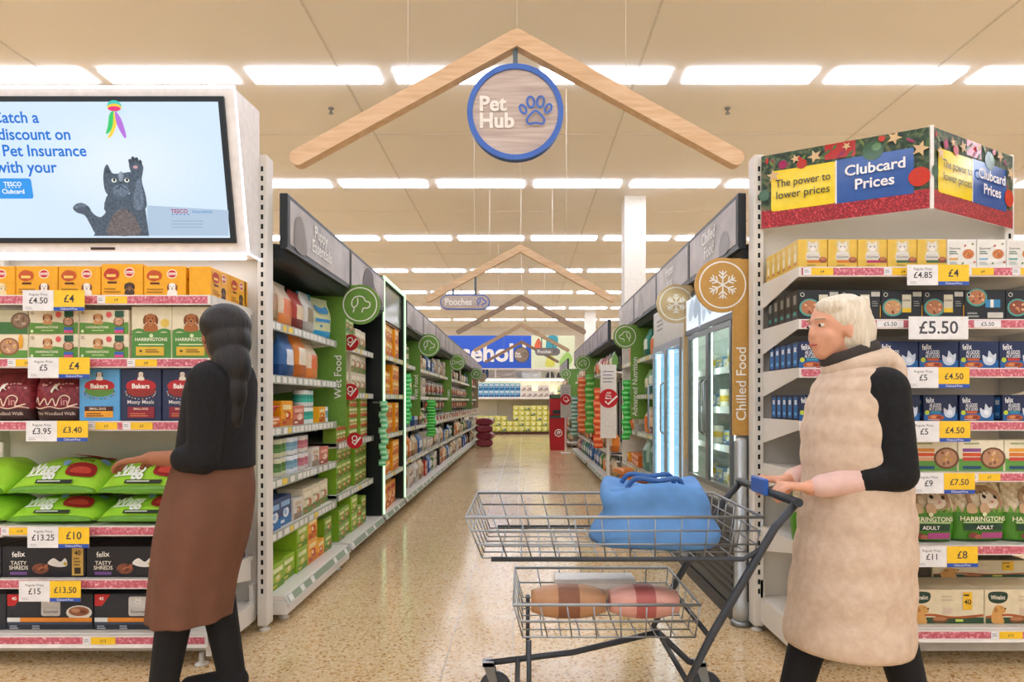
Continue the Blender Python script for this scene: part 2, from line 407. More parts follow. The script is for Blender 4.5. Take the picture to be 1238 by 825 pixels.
BLUE = C('3f6cc4', .35); LETW = C('f4efe8', .45); GREYB = C('5a6b74', .4)
def paw(d, a, b, s, w, mat):
    for (x, y, rx, ry, ro) in ((-.62, .18, .14, .23, .5), (-.24, .52, .17, .27, .12), (.24, .52, .17, .27, -.12), (.62, .18, .14, .23, -.5)):
        P = []
        for i in range(20):
            t = 2*PI*i/20; u, v = rx*math.cos(t), ry*math.sin(t)
            P.append((a+s*(x+u*math.cos(ro)-v*math.sin(ro)), b+s*(y+u*math.sin(ro)+v*math.cos(ro))))
        d.stroke(P, w, mat, True, 0)
    P = [(0, .06), (.22, -.1), (.42, -.36), (.36, -.58), (.12, -.56), (0, -.54), (-.12, -.56), (-.36, -.58), (-.42, -.36), (-.22, -.1)]
    d.stroke([(a+s*x, b+s*y) for x, y in P], w, mat, True, 5)
def hub_sign(y, x, z, R, lit, label):  # lit off: shade painted in as duller rim, board and emblem
    o = thing('round_hanging_sign', label, 'hanging sign', (x, y, z), None)
    n = 56; ring = [(x+R*math.cos(2*PI*i/n), z+R*math.sin(2*PI*i/n)) for i in range(n)]
    rin = [(x+R*.89*math.cos(2*PI*i/n), z+R*.89*math.sin(2*PI*i/n)) for i in range(n)]
    b = MB()
    for i in range(n):
        j = (i+1) % n
        for (p, q) in ((ring, rin),):
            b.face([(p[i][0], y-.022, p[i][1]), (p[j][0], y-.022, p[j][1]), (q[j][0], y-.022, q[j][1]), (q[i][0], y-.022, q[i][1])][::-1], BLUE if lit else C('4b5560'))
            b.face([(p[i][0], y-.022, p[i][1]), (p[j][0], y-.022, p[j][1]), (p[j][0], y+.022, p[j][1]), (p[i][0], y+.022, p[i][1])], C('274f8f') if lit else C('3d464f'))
            b.face([(p[i][0], y+.022, p[i][1]), (p[j][0], y+.022, p[j][1]), (q[j][0], y+.022, q[j][1]), (q[i][0], y+.022, q[i][1])], BLUE)
            b.face([(q[i][0], y-.022, q[i][1]), (q[j][0], y-.022, q[j][1]), (q[j][0], y+.022, q[j][1]), (q[i][0], y+.022, q[i][1])], BLUE)
    part('rim', b, o)
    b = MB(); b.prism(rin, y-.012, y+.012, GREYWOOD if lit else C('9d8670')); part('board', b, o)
    b = MB(); d = b.on((x, y-.0125, z), (R, 0, 0), (0, 0, R), (0, -1, 0)); d.step = .004
    d.text('Pet', -.74, .03, .29, LETW, 'l', .035, None); d.k = 0; d.text('Hub', -.74, -.32, .29, LETW, 'l', .035)
    part('lettering', b, o, 'raised white lettering')
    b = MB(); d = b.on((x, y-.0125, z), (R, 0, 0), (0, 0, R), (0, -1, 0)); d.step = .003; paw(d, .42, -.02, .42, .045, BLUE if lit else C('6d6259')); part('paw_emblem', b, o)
    b = MB(); b.box(x-.012, y-.01, z+R-.004, x+.012, y+.01, 3.035, GREYB); part('hanger', b, o)
hub_sign(GY[0], -.038, 2.683, .2465, True, 'round blue-rimmed sign with a paw print, hung under the nearest timber gable')
hub_sign(GY[4], -.04, 2.66, .2465, False, 'small round sign darkened as if unlit, hung under the farthest timber gable')
def dogicon(d, a, b, s, w, mat, flip=1):
    H = [(-.62, -.72), (-.52, -.3), (-.68, -.2), (-.74, .2), (-.5, .62), (-.05, .74), (.3, .62), (.5, .3), (.86, .16), (.86, -.16), (.6, -.34), (.3, -.34), (.16, -.72)]
    E = [(-.22, .58), (-.2, .1), (-.36, -.16), (-.56, -.26)]
    d.stroke([(a+flip*s*x, b+s*y) for x, y in H], w, mat); d.stroke([(a+flip*s*x, b+s*y) for x, y in E], w, mat)
def oval_sign(y, x, z, hw, hh, lit, label):  # without lit, greyed rim, board and emblem colours stand in for shade
    o = thing('oval_hanging_sign', label, 'hanging sign', (x, y, z), None)
    def pill(r, k=10):
        L = hw-hh; return [(x+L+r*math.cos(t), z+r*math.sin(t)) for t in [-PI/2+PI*i/k for i in range(k+1)]]+[(x-L+r*math.cos(t), z+r*math.sin(t)) for t in [PI/2+PI*i/k for i in range(k+1)]]
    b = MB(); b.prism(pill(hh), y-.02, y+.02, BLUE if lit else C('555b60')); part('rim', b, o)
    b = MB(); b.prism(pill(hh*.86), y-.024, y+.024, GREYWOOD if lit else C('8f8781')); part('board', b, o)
    b = MB(); d = b.on((x, y-.0245, z), (1, 0, 0), (0, 0, 1), (0, -1, 0)); d.step = .003
    d.text('Pooches', -hw*.80, -.036, .078, LETW, 'l', .03, hw*1.08); part('lettering', b, o)
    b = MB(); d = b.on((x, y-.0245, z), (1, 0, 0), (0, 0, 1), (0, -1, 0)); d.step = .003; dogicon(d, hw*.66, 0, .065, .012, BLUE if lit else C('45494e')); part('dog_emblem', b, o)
    for q in (-.48, .42):
        xx = x+hw*q; b = MB(); b.box(xx-.012, y-.01, z+hh-.004, xx+.012, y+.01, 3.06-abs(xx-HX)*.548-.038, GREYB); part('hanger', b, o)
oval_sign(GY[1], -.70, 2.407, .30, .09, True, 'long oval blue-rimmed sign hung under the second timber gable, left of centre')
oval_sign(GY[3], .60, 2.41, .30, .09, False, 'small oval sign greyed as if unlit, hung under the fourth timber gable, right of centre')

# ---------------------------------------------------------------- blue department sign on the far wall of shelves
o = thing('department_sign', 'big blue department sign above the far shelves, white lettering', 'sign', (-1.2, 24.2, 2.25))
b = MB(); b.box(-3.9, 24.2, 2.43, .31, 24.28, 3.62, C('2a5ccc', .4)); part('panel', b, o)
b = MB(); d = b.on((0, 24.2, 2.43), (1, 0, 0), (0, 0, 1), (0, -1, 0)); d.step = .01; d.text('Household', .12, .26, .62, LETW, 'r', .03, 4.2); part('lettering', b, o)
o = thing('leaf_print_panel', 'pale green and yellow printed panel right of the big blue sign', 'sign', (1.1, 24.2, 2.43))
b = MB(); b.box(.315, 24.2, 2.43, 1.9, 24.27, 3.62, C('dfe6c2', .5))
d = b.on((.32, 24.2, 2.43), (1, 0, 0), (0, 0, 1), (0, -1, 0)); d.step = .004
d.blob([(.1, .75), (.25, 1.1), (.38, .8), (.25, .6)], C('d8663f')); d.blob([(.55, .65), (.6, 1.15), (.95, 1.15), (.9, .7)], C('3e9aa8')); d.blob([(.5, .1), (.7, .6), (.85, .1)], C('d8d55c')); d.blob([(1.0, .2), (1.3, .6), (1.5, .3), (1.25, .05)], C('9fc86a')); part('panel', b, o)
b = MB(); b.box(.31, 24.18, 2.41, 1.92, 24.2, 2.435, C('f0eee6')); part('rim', b, o)
# ================================================================ products: one mesh per kind
def carton(w, d, h, col, front=None, sidefn=None, topcol=None, c=.0025, sides='r'):
    """upright box standing on the origin, print side towards -y"""
    b = MB(); b.box(-w/2, 0, 0, w/2, d, h, C(col, .35), c)
    if front: front(b.on((-w/2, 0, 0), (1, 0, 0), (0, 0, 1), (0, -1, 0)), w, h)
    if sidefn:
        if 'r' in sides: sidefn(b.on((w/2, 0, 0), (0, 1, 0), (0, 0, 1), (1, 0, 0)), d, h)
        if 'l' in sides: sidefn(b.on((-w/2, d, 0), (0, -1, 0), (0, 0, 1), (-1, 0, 0)), d, h)
    if topcol:
        b.on((-w/2, 0, h), (1, 0, 0), (0, 1, 0), (0, 0, 1)).rect(.004, .004, w-.004, d-.004, C(topcol, .35))
    return b.build('carton')
def bars(d, a0, a1, b0, n, h, gap, col, rnd=3):
    r = random.Random(rnd)
    for i in range(n): d.k -= (1 if i else 0); d.rect(a0, b0-i*(h+gap), a0+(a1-a0)*(.6+.4*r.random()), b0-i*(h+gap)+h, C(col))
def sack(w, d, h, paint, lie=False, wedge=0, seal=.06, belly=1.0, extras=None, n=2.8, rows=26, seg=40):
    """filled bag with a crimped top; paint(u, v, front) gives the colour; extras prints on the front"""
    def half(v):
        if wedge and v < wedge: k = .10+.90*math.sin(v/wedge*PI/2)
        elif v < .06: k = .62+.38*math.sin(v/.06*PI/2)
        elif v < .62: k = 1
        else:
            t = (v-.62)/.38; k = max(.05, 1-.95*min(1, t/.82)**1.25)
        return d/2*k*(1+(.10*belly)*math.sin(PI*min(1, v*1.25)))
    def wid(v): return w/2*(.93+.07*math.sin(PI*min(1, v*1.1))+(.02 if v > .9 else 0))
    b = MB(); R = []
    for i in range(rows+1):
        v = i/rows; hd, hw = half(v), wid(v); r = []
        wob = .035*math.sin(7*v*3.1)*hd
        for j in range(seg):
            t = 2*PI*(j+.5)/seg; ct, st = math.cos(t), math.sin(t)
            r.append((hw*math.copysign(abs(ct)**(2/n), ct), (hd+wob*math.cos(5*t))*math.copysign(abs(st)**(2/n), st), v*h))
        R.append(r)
    def mf(i, j):
        p = R[i][j]; return C(paint(p[0]/(w/2), (i+.5)/rows, p[1] < 0), .32, 0, 0, .05)
    b.loft(R, None, True, True, mf)
    if extras:
        def surf(a, bb, off):
            v = min(1, max(0, bb/h)); hw, hd = wid(v), half(v); u = min(.97, abs(a)/hw)
            return Vector((a, -(hd*(1+.035))*(1-u**n)**(1/n)-off-.003, bb))
        extras(b.on((0, 0, 0), (1, 0, 0), (0, 0, 1), (0, -1, 0), surf), w, h)
    if lie:      # laid on its back, bottom end towards -y
        M = Matrix.Rotation(-PI/2, 4, 'X'); zz = d/2*1.02
        b.v = [Vector((v.x, v.z, -v.y)) for v in b.v]
        if wedge: b.v = [Vector((v.x, v.y, v.z*.3 if v.z < 0 else v.z*1.5)) for v in b.v]
        zm = min(v.z for v in b.v); b.v = [Vector((v.x, v.y, v.z-zm)) for v in b.v]
    else:
        pass
    return b.build('bag')
def tin(r, h, cols, seg=18):
    b = MB(); m = [C('b9bcc0', .3, .8)]+[C(c, .35) for c in cols]+[C('b9bcc0', .3, .8)]
    n = len(cols); prof = [(r*.95, 0), (r, .004)]+[(r, .004+(h-.008)*(i+1)/n) for i in range(n)]+[(r*.93, h), (r*.9, h-.003)]
    mats = [m[0]]+m[1:1+n]+[m[0]]*2
    b.lathe(prof, (0, 0, 0), mats, seg); return b.build('tin')

# ---- named designs
def f_yellow(kind):
    def f(d, w, h):
        fur = (('f3ede2', '7d4a2a', 'f5efe6'), ('4a3527', '2f2119', '8d6a4c'), ('f0d9a4', 'd9b46e', 'f4e4bd'))[kind]
        d.dog(w*.68, h*.30, w*.20, *fur)
        d.ell(w*.68, h*.74, w*.125, h*.155, C('f6e7c8')); d.ell(w*.68, h*.74, w*.105, h*.12, C('c8202c')); d.rect(w*.585, h*.70, w*.775, h*.78, C('f4ece0'))
        d.text('Pedigree', w*.68, h*.715, h*.05, C('b01824'), 'c', .01, w*.18)
        d.blob([(w*.08, h*.72), (w*.2, h*.86), (w*.4, h*.8), (w*.42, h*.6), (w*.25, h*.5), (w*.1, h*.58)], C('c4551f' if kind != 1 else 'c23a22'))
        d.rect(w*.14, h*.6, w*.36, h*.68, C('f7d06a')); d.rect(w*.16, h*.40, w*.38, h*.46, C('5a2a12'))
        bars(d, w*.08, w*.5, h*.22, 2, h*.03, h*.06, 'a06a12', kind)
    return f
def s_yellow(d, w, h):
    d.ell(w*.5, h*.75, w*.16, h*.14, C('c8202c')); d.dog(w*.55, h*.3, w*.2, '5a3b26', '3b271b', '9a7552'); d.rect(w*.12, h*.55, w*.34, h*.62, C('c4551f'))
def f_natural(d, w, h):
    d.rect(.002, .002, w-.002, h*.45, C('5c9138')); d.stroke([(0.004, h*.46), (w*.25, h*.43), (w*.5, h*.48), (w*.75, h*.43), (w-.004, h*.47)], h*.05, C('5c9138'))
    d.dog(w*.38, h*.68, h*.32, 'c9935e', '8a4f2a', 'e6c49c'); d.rect(w*.2, .004, w*.58, h*.40, C('5c9138'))
    d.text('HARRINGTONS', w*.37, h*.24, h*.09, C('efe9cf'), 'c', .012, w*.48); d.rect(w*.26, h*.14, w*.5, h*.17, C('cfe0a8'))
    d.ell(w*.60, h*.8, w*.055, h*.12, C('d95a5a')); d.rect(w*.72, h*.70, w*.9, h*.96, C('24583e'))
    d.bowl(w*.80, h*.52, h*.22, '7c4a2c', 'c69a7a', ('e3c3a2', 'a56f4f')); d.rect(w*.72, h*.16, w*.9, h*.28, C('3a68b0')); d.rect(w*.72, h*.05, w*.9, h*.16, C('d2487a'))
    d.ell(w*.08, h*.12, h*.06, h*.06, C('d8e6b8')); bars(d, w*.05, w*.14, h*.88, 2, h*.04, h*.03, 'a39a80')
def f_natural_bowl(d, w, h):
    d.rect(.002, .002, w-.002, h*.35, C('5c9138')); d.bowl(w*.62, h*.5, h*.42, '8d5a34', 'b98d6e', ('e0b890', '94613f', 'd9a94d'))
    d.ell(w*.86, h*.7, w*.05, h*.3, C('e3a32c')); d.ell(w*.4, h*.25, h*.12, h*.12, C('e9bf53')); d.rect(.01, h*.18, w*.24, h*.28, C('d2772c')); d.rect(.01, h*.32, w*.24, h*.4, C('d99a2e')); d.rect(.01, h*.06, w*.24, h*.14, C('2b6a7c'))
def f_natural_dark(d, w, h):
    d.rect(.002, .002, w-.002, h*.5, C('3d7038')); d.bowl(w*.85, h*.55, h*.4, '6b4f37', '8c7159', ('bda287', '71533b')); bars(d, w*.06, w*.5, h*.75, 1, h*.05, .003, '7a8560')
    for i, c in enumerate(('3f4a2e', 'b86a2c', 'c98930')): d.rect(.01, h*(.06+.14*i), w*.42, h*(.16+.14*i), C(c))
def f_natural_big(d, w, h):
    d.rect(.002, .002, w-.002, h*.5, C('4f8a3c')); d.stroke([(0.004, h*.51), (w*.2, h*.55), (w*.5, h*.49), (w*.8, h*.55), (w-.004, h*.51)], h*.06, C('4f8a3c'))
    d.dog(w*.48, h*.74, w*.30, 'a5622f', '7c4320', 'b9794a'); d.rect(w*.15, h*.1, w*.85, h*.48, C('4f8a3c')); d.ell(w*.84, h*.68, w*.11, w*.11, C('dcbd55'))
    d.text('HARRINGTONS', w*.5, h*.34, h*.06, C('f1ecd5'), 'c', .014, w*.82); d.ell(w*.5, h*.44, w*.05, w*.05, C('cfe0a8')); d.rect(w*.18, h*.26, w*.82, h*.285, C('cfe0a8'))
    d.rect(w*.12, h*.06, w*.82, h*.23, C('dcb53a')); d.dog(w*.24, h*.145, w*.06, '5b3b22', '4a2d18', '7b5532', False); bars(d, w*.36, w*.78, h*.16, 2, h*.02, h*.02, '7c5a17')
def f_biscuit(dark):
    def f(d, w, h):
        d.ell(w*.5, h*.58, w*.36, h*.12, C('8f2a22' if dark else '5b8a3a')); d.blob([(w*.16, h*.62), (w*.5, h*.70), (w*.84, h*.62), (w*.82, h*.74), (w*.5, h*.80), (w*.18, h*.74)], C('b5242a'))
        d.rect(w*.2, h*.60, w*.8, h*.73, C('b5242a'), .008); d.dog(w*.5, h*.88, w*.14, 'efe8da', '6b4327', 'f7f2ea'); d.text('Bakers', w*.5, h*.625, h*.085, C('f6f0e6'), 'c', .03, w*.56)
        rr = random.Random(4)
        for i in range(14):
            t = PI+PI*i/13; d.k -= 1 if i else 0; d.ell(w*.5+w*(.36+.06*rr.random())*math.cos(t), h*.56+h*.14*math.sin(t), w*.018, w*.018, C(('c98a3c', '2f5a2a', '8a2d20')[i % 3] if not dark else ('9db4d0', 'c9935e', 'd9d2c4')[i % 3]), 6)
        if dark:
            d.text('Meaty Meals', w*.5, h*.33, h*.07, C('d9d6d6'), 'c', .01, w*.74); d.rect(w*.18, h*.06, w*.84, h*.27, C('8c2333')); d.text('SMALL DOG', w*.5, h*.215, h*.035, C('f0d9c0'), 'c', .014, w*.56); bars(d, w*.24, w*.78, h*.13, 2, h*.02, h*.02, 'c9704a')
        else:
            d.rect(w*.14, h*.19, w*.84, h*.28, C('4a241c')); d.text('SMALL DOG', w*.46, h*.215, h*.04, C('f0d9c0'), 'c', .014, w*.56); d.rect(w*.14, h*.07, w*.84, h*.19, C('eaa42c')); bars(d, w*.18, w*.7, h*.13, 2, h*.02, h*.02, '7d3c18')
    return f
def f_shreds(d, w, h):
    d.text('felix', w*.2, h*.66, h*.17, C('f0eee6'), 'c', .012, w*.2, .08); d.text('TASTY', w*.2, h*.40, h*.12, C('e8e2d2'), 'c', .012); d.text('SHREDS', w*.2, h*.25, h*.12, C('e8e2d2'), 'c', .012)
    d.rect(w*.1, h*.08, w*.3, h*.18, C('6d4a86')); d.ell(w*.46, h*.28, w*.1, h*.17, C('7d4631'))
    rr = random.Random(2)
    for i in range(9): d.ell(w*(.38+.16*rr.random()), h*(.2+.2*rr.random()), w*.02, h*.04, C(('a8623f', '5e2f20')[i % 2]), 7)
    d.blob([(w*.55, h*.45), (w*.62, h*.62), (w*.7, h*.5), (w*.76, h*.62), (w*.78, h*.38), (w*.66, h*.34)], C('e6e2da')); d.ell(w*.76, h*.44, h*.06, h*.06, C('c2a53f'))
    d.rect(w*.84, h*.06, w*.975, h*.95, C('c9a350')); d.text('40', w*.907, h*.72, h*.14, C('20180c'), 'c', .02); bars(d, w*.86, w*.96, h*.58, 3, h*.06, h*.04, '8a6a28'); d.rect(w*.87, h*.12, w*.945, h*.32, C('3a2a14'))
def f_supper(d, w, h):
    d.poly([(.003, h-.003), (.003, h*.66), (w*.09, h*.66), (w*.19, h-.003)], C('c4272b')); d.text('40', w*.085, h*.82, h*.09, C('f4e9e0'), 'c', .02)
    d.rect(w*.40, h*.38, w*.62, h*.92, C('c9c6c0'), .01); d.cat(w*.51, h*.78, h*.2, 'dcd9d2', 'c9c2b8', False); d.rect(w*.42, h*.40, w*.6, h*.62, C('bdbab3')); d.text('Gourmet', w*.51, h*.47, h*.075, C('2d2a28'), 'c', .01, w*.18)
    d.ell(w*.84, h*.48, w*.15, h*.2, C('d9d6cc')); d.ell(w*.84, h*.51, w*.12, h*.13, C('93593c')); d.ell(w*.8, h*.54, w*.05, h*.06, C('c08a63')); d.ell(w*.89, h*.5, w*.04, h*.05, C('6c3a27'))
    d.rect(.004, h*.22, w-.004, h*.34, C('e08a2e')); d.rect(.004, h*.22, w*.16, h*.34, C('dcdcd6')); d.rect(.004, h*.15, w-.004, h*.21, C('39465c'))
    bars(d, w*.04, w*.16, h*.09, 2, h*.03, h*.03, 'a8adb8'); bars(d, w*.3, w*.4, h*.09, 2, h*.03, h*.03, 'a8adb8', 5)
def f_gold(strip):
    def f(d, w, h):
        d.rect(w*.28, h*.28, w*.74, h*.96, C('d7c27e')); d.cat(w*.5, h*.72, w*.38, 'dcd9d1', 'f0ece4'); d.rect(w*.26, h*.3, w*.74, h*.48, C('d5d1c8'), .006)
        d.text('Gourmet', w*.5, h*.36, h*.075, C('4a463e'), 'c', .008, w*.4); d.rect(w*.3, h*.20, w*.98, h*.28, C(strip)); d.ell(w*.84, h*.3, w*.14, h*.10, C('8d4f36')); d.ell(w*.84, h*.33, w*.10, h*.06, C('b9764f')); bars(d, w*.3, w*.7, h*.1, 1, h*.03, 0, 'a08a40')
    return f
def s_gold(d, w, h):
    d.rect(w*.25, h*.15, w*.75, h*.85, C('e3cf8c')); d.rect(w*.35, h*.3, w*.65, h*.55, C('efe8d2')); d.rect(w*.25, h*.15, w*.75, h*.24, C('cf8a4a'))
def f_white(acc):
    def f(d, w, h):
        d.bowl(w*.72, h*.5, w*.2, 'c98a5e', 'c9773f', ('e0a870', '9a4f2a')); d.text('Gourmet', w*.26, h*.66, h*.07, C('54605a'), 'c', .008, w*.4)
        bars(d, w*.07, w*.42, h*.56, 2, h*.035, h*.03, '6f8a80'); d.rect(w*.06, h*.30, w*.36, h*.36, C(acc)); bars(d, w*.07, w*.4, h*.2, 2, h*.02, h*.03, '9fb0a8')
        for a, b, c in ((.86, .84, '6c8c3c'), (.6, .78, 'b5382c'), (.92, .22, 'c94f35'), (.52, .18, '5f7f44')): d.ell(w*a, h*b, w*.045, w*.03, C(c), 10, .7)
    return f
def f_dark(food, alt=False):
    def f(d, w, h):
        a = .28 if not alt else .3
        d.bowl(w*a, h*.42 if not alt else h*.75, h*.34, '4f9d90', food, ('c98a63', '7a3f28', 'e0b48c')); d.ell(w*.1, h*.84, h*.07, h*.07, C('cfcfc8')); d.ell(w*.1, h*.84, h*.05, h*.05, C('1f2022'))
        if alt: d.rect(w*.5, h*.42, w*.86, h*.68, C('3a87b8')); d.rect(w*.62, h*.42, w*.7, h*.68, C('e8e6df')); d.rect(w*.55, h*.08, w*.93, h*.26, C('c9c6bc')); bars(d, w*.06, w*.4, h*.2, 2, h*.06, h*.04, '8f948f')
        else: d.rect(w*.50, h*.30, w*.72, h*.84, C('d2cfb9')); d.text('SHEBA', w*.61, h*.62, h*.07, C('39352a'), 'c', .01, w*.19); d.rect(w*.50, h*.26, w*.72, h*.40, C('e6c02c')); d.rect(w*.76, h*.78, w*.97, h*.93, C('bdbcb4')); bars(d, w*.78, w*.96, h*.6, 3, h*.03, h*.04, '868a86'); d.rect(w*.97, h*.1, w*.99, h*.5, C('d9a02e'))
    return f
def f_navy(band):
    def f(d, w, h):
        d.rect(.003, .003, w-.003, h*.3, C('1f5f9c')); d.text('felix', w*.2, h*.7, h*.2, C('eef0f2'), 'c', .014, w*.24, .1)
        d.text('AS GOOD', w*.34, h*.54, h*.13, C('e9edf2'), 'c', .016, w*.34); d.text('AS IT LOOKS', w*.34, h*.40, h*.12, C('e9edf2'), 'c', .016, w*.36); d.rect(w*.2, h*.29, w*.5, h*.38, C(band))
        d.ell(w*.36, h*.13, w*.24, h*.12, C('b5552e')); d.ell(w*.3, h*.15, w*.1, h*.06, C('d98a52')); d.ell(w*.44, h*.14, w*.08, h*.05, C('8a3a20')); d.ell(w*.1, h*.32, h*.09, h*.09, C('b9c93c'))
        d.blob([(w*.62, h*.2), (w*.58, h*.5), (w*.7, h*.42), (w*.74, h*.66), (w*.84, h*.5), (w*.92, h*.55), (w*.9, h*.25), (w*.78, h*.12)], C('ccd6e2')); d.blob([(w*.68, h*.3), (w*.74, h*.42), (w*.84, h*.36), (w*.8, h*.22)], C('e9eef4'))
        bars(d, w*.12, w*.6, h*.04, 1, h*.02, 0, 'cfd8e6')
    return f
def s_navy(d, w, h): d.rect(w*.2, h*.1, w*.8, h*.9, C('2a6fb5')); d.rect(w*.3, h*.62, w*.7, h*.8, C('dfe7ee')); d.rect(w*.3, h*.2, w*.7, h*.32, C('6fb0e0'))
def s_dark(d, w, h): d.rect(w*.3, h*.55, w*.7, h*.85, C('8f8f88')); d.rect(w*.3, h*.18, w*.7, h*.3, C('4f9d90'))
def f_meadow(cols):
    def f(d, w, h):
        d.rect(.003, .003, w-.003, h*.36, C('5f9a42')); d.stroke([(.005, h*.38), (w*.3, h*.34), (w*.6, h*.4), (w-.005, h*.36)], h*.07, C('5f9a42'))
        for i, c in enumerate(cols): d.rect(w*.1, h*(.62-.14*i), w*.5, h*(.73-.14*i), C(c))
        d.rect(w*.1, h*.08, w*.5, h*.18, C('2a4a6c')); d.bowl(w*.76, h*.42, h*.4, '6c4a30', 'b98a68', ('dcb38e', '8a5a3c', 'cf9a4a')); bars(d, w*.12, w*.6, h*.86, 1, h*.05, 0, '9aa57a')
    return f
def f_winner(d, w, h):
    d.rect(.003, .003, w-.003, h*.20, C('2c4a30')); d.stroke([(.004, h*.2), (w*.3, h*.27), (w*.6, h*.19), (w-.004, h*.26)], h*.07, C('a8552c')); d.rect(.003, .003, w-.003, h*.17, C('2c4a30'))
    d.blob([(w*.06, h*.92), (w*.28, h*.92), (w*.28, h*.68), (w*.17, h*.6), (w*.06, h*.68)], C('1f3b2c')); d.text('Winalot', w*.17, h*.72, h*.12, C('ece6d2'), 'c', .014, w*.19)
    d.blob([(w*.1, h*.04), (w*.09, h*.3), (w*.15, h*.55), (w*.25, h*.5), (w*.27, h*.36), (w*.22, h*.28), (w*.25, h*.04)], C('cf9a54')); d.blob([(w*.13, h*.52), (w*.12, h*.36), (w*.17, h*.38)], C('b07a3a')); d.ell(w*.265, h*.45, w*.012, h*.025, C('2a1c12')); d.ell(w*.215, h*.48, w*.008, h*.014, C('2a1c12'))
    d.ell(w*.42, h*.13, w*.11, h*.1, C('6d4a2c')); d.ell(w*.42, h*.16, w*.09, h*.06, C('b0754a')); d.rect(w*.72, h*.42, w*.84, h*.93, C('e8b92c')); d.text('40', w*.78, h*.58, h*.14, C('241c0c'), 'c', .024); bars(d, w*.73, w*.83, h*.82, 1, h*.05, 0, '4a3a10')
    bars(d, w*.44, w*.62, h*.78, 2, h*.05, h*.05, 'c9b99a'); d.rect(w*.46, h*.28, w*.58, h*.48, C('d6bfa8')); d.rect(w*.62, h*.08, w*.72, h*.15, C('b9d05a'))

# ---- aisle kinds, plainer prints
def f_block(cols, seed):
    """a plain pack print: band, picture disc, label block, lines"""
    r = random.Random(seed)
    def f(d, w, h):
        a, b2, c = cols[0], cols[1], cols[2 % len(cols)]
        d.rect(.003, h*(.0+.03), w-.003, h*(.28+.1*r.random()), C(a)); d.ell(w*(.5+.15*r.random()), h*.42, w*.24, h*.17, C(b2)); d.ell(w*.5, h*.44, w*.12, h*.09, C(c))
        d.rect(w*.14, h*.66, w*.86, h*.84, C(c)); d.k -= 1; bars(d, w*.16, w*.7, h*.56, 1, h*.04, 0, a, seed); d.rect(w*.12, h*.1, w*.42, h*.2, C(b2))
    return f
def p_block(base, band, top, panel):
    def f(u, v, front):
        if v > .9: return top
        if front and .30 < v < .62 and abs(u) < .62: return panel
        if v < .26: return band
        return base
    return f
# ================================================================ end displays facing the camera
YF, YB = 3.0, 3.46
def end_display(name, label, x0, x1, u0, u1, levels, base_z):
    o = thing(name, label, 'shelving', ((x0+x1)/2, 3.3, 0))
    b = MB(); b.box(u0, 3.485, .1, u1, 3.515, 2.46, OFFW); part('back_panel', b, o)
    for ux in (u0, u1):
        b = MB(); b.box(ux-.026, 3.445, .03, ux+.026, 3.53, 2.487, WHITEM, .004)
        z = .2
        while z < 2.44:
            b.box(ux-.006, 3.4435, z, ux+.006, 3.4445, z+.026, SLOT); z += .05
        part('upright', b, o)
        b = MB(); b.lathe([(.03, 0), (.03, .008), (.012, .014), (.012, .06)], (ux, 3.48, 0), [WHITEM], 12); part('foot', b, o)
    for z in levels:
        b = MB(); b.box(x0+.004, YF+.006, z-.028, x1-.004, 3.484, z, WHITEM, .003)
        for s, xx in ((0, x0), (1, x1)):
            a, c = (xx, xx+.004) if s == 0 else (xx-.004, xx)
            b.prism([(YF+.004, z-.04), (YF+.004, z+.004), (3.445, z+.004), (3.445, z-.125)], a, c, WHITEM, 'x')
        sh = part('shelf', b, o)
        b = MB(); b.box(x0, YF-.008, z-.042, x1, YF+.006, z+.002, C('e8e4de', .35)); b.box(x0+.01, YF-.0095, z-.037, x1-.01, YF-.008, z-.003, RAIL)
        part('price_rail', b, sh)
    z = base_z
    b = MB(); b.prism([(2.975, .055), (2.975, z-.005), (3.0, z), (3.445, z), (3.445, z+.09), (3.484, z+.09), (3.484, .055)], x0-.012, x0+.01, WHITEM, 'x')
    b.prism([(2.975, .055), (2.975, z-.005), (3.0, z), (3.445, z), (3.445, z+.09), (3.484, z+.09), (3.484, .055)], x1-.01, x1+.012, WHITEM, 'x')
    b.box(x0+.01, 2.985, z-.03, x1-.01, 3.484, z, WHITEM, .003); b.box(x0+.01, 3.04, .055, x1-.01, 3.06, z-.03, C('b9b3a8', .6))
    ba = part('base', b, o)
    b = MB(); b.box(x0+.0, 2.962, z-.046, x1, 2.974, z-.004, C('e8e4de', .35)); b.box(x0+.01, 2.9605, z-.04, x1-.01, 2.962, z-.01, RAIL); b.box(x0, 2.955, z-.056, x1, 2.976, z-.046, C('f1efea', .3)); part('price_rail', b, ba)
    for xx in (x0+.05, x1-.05):
        b = MB(); b.lathe([(.03, 0), (.03, .008), (.012, .014), (.012, .055)], (xx, 3.02, 0), [WHITEM], 12); part('foot', b, o)
    return o
LZ = [1.681, 1.396, 1.111, .635, .395]; LB = .155
RZ = [1.809, 1.572, 1.351, 1.111, .879, .549]; RB = .18
end_display('display_shelving', 'white display shelving end at left, under the slanted screen', -2.70, -1.415, -2.73, -1.357, LZ, LB)
end_display('display_shelving', 'white display shelving end at right, under the red festive sign', 1.25, 2.51, 1.23, 2.535, RZ, RB)

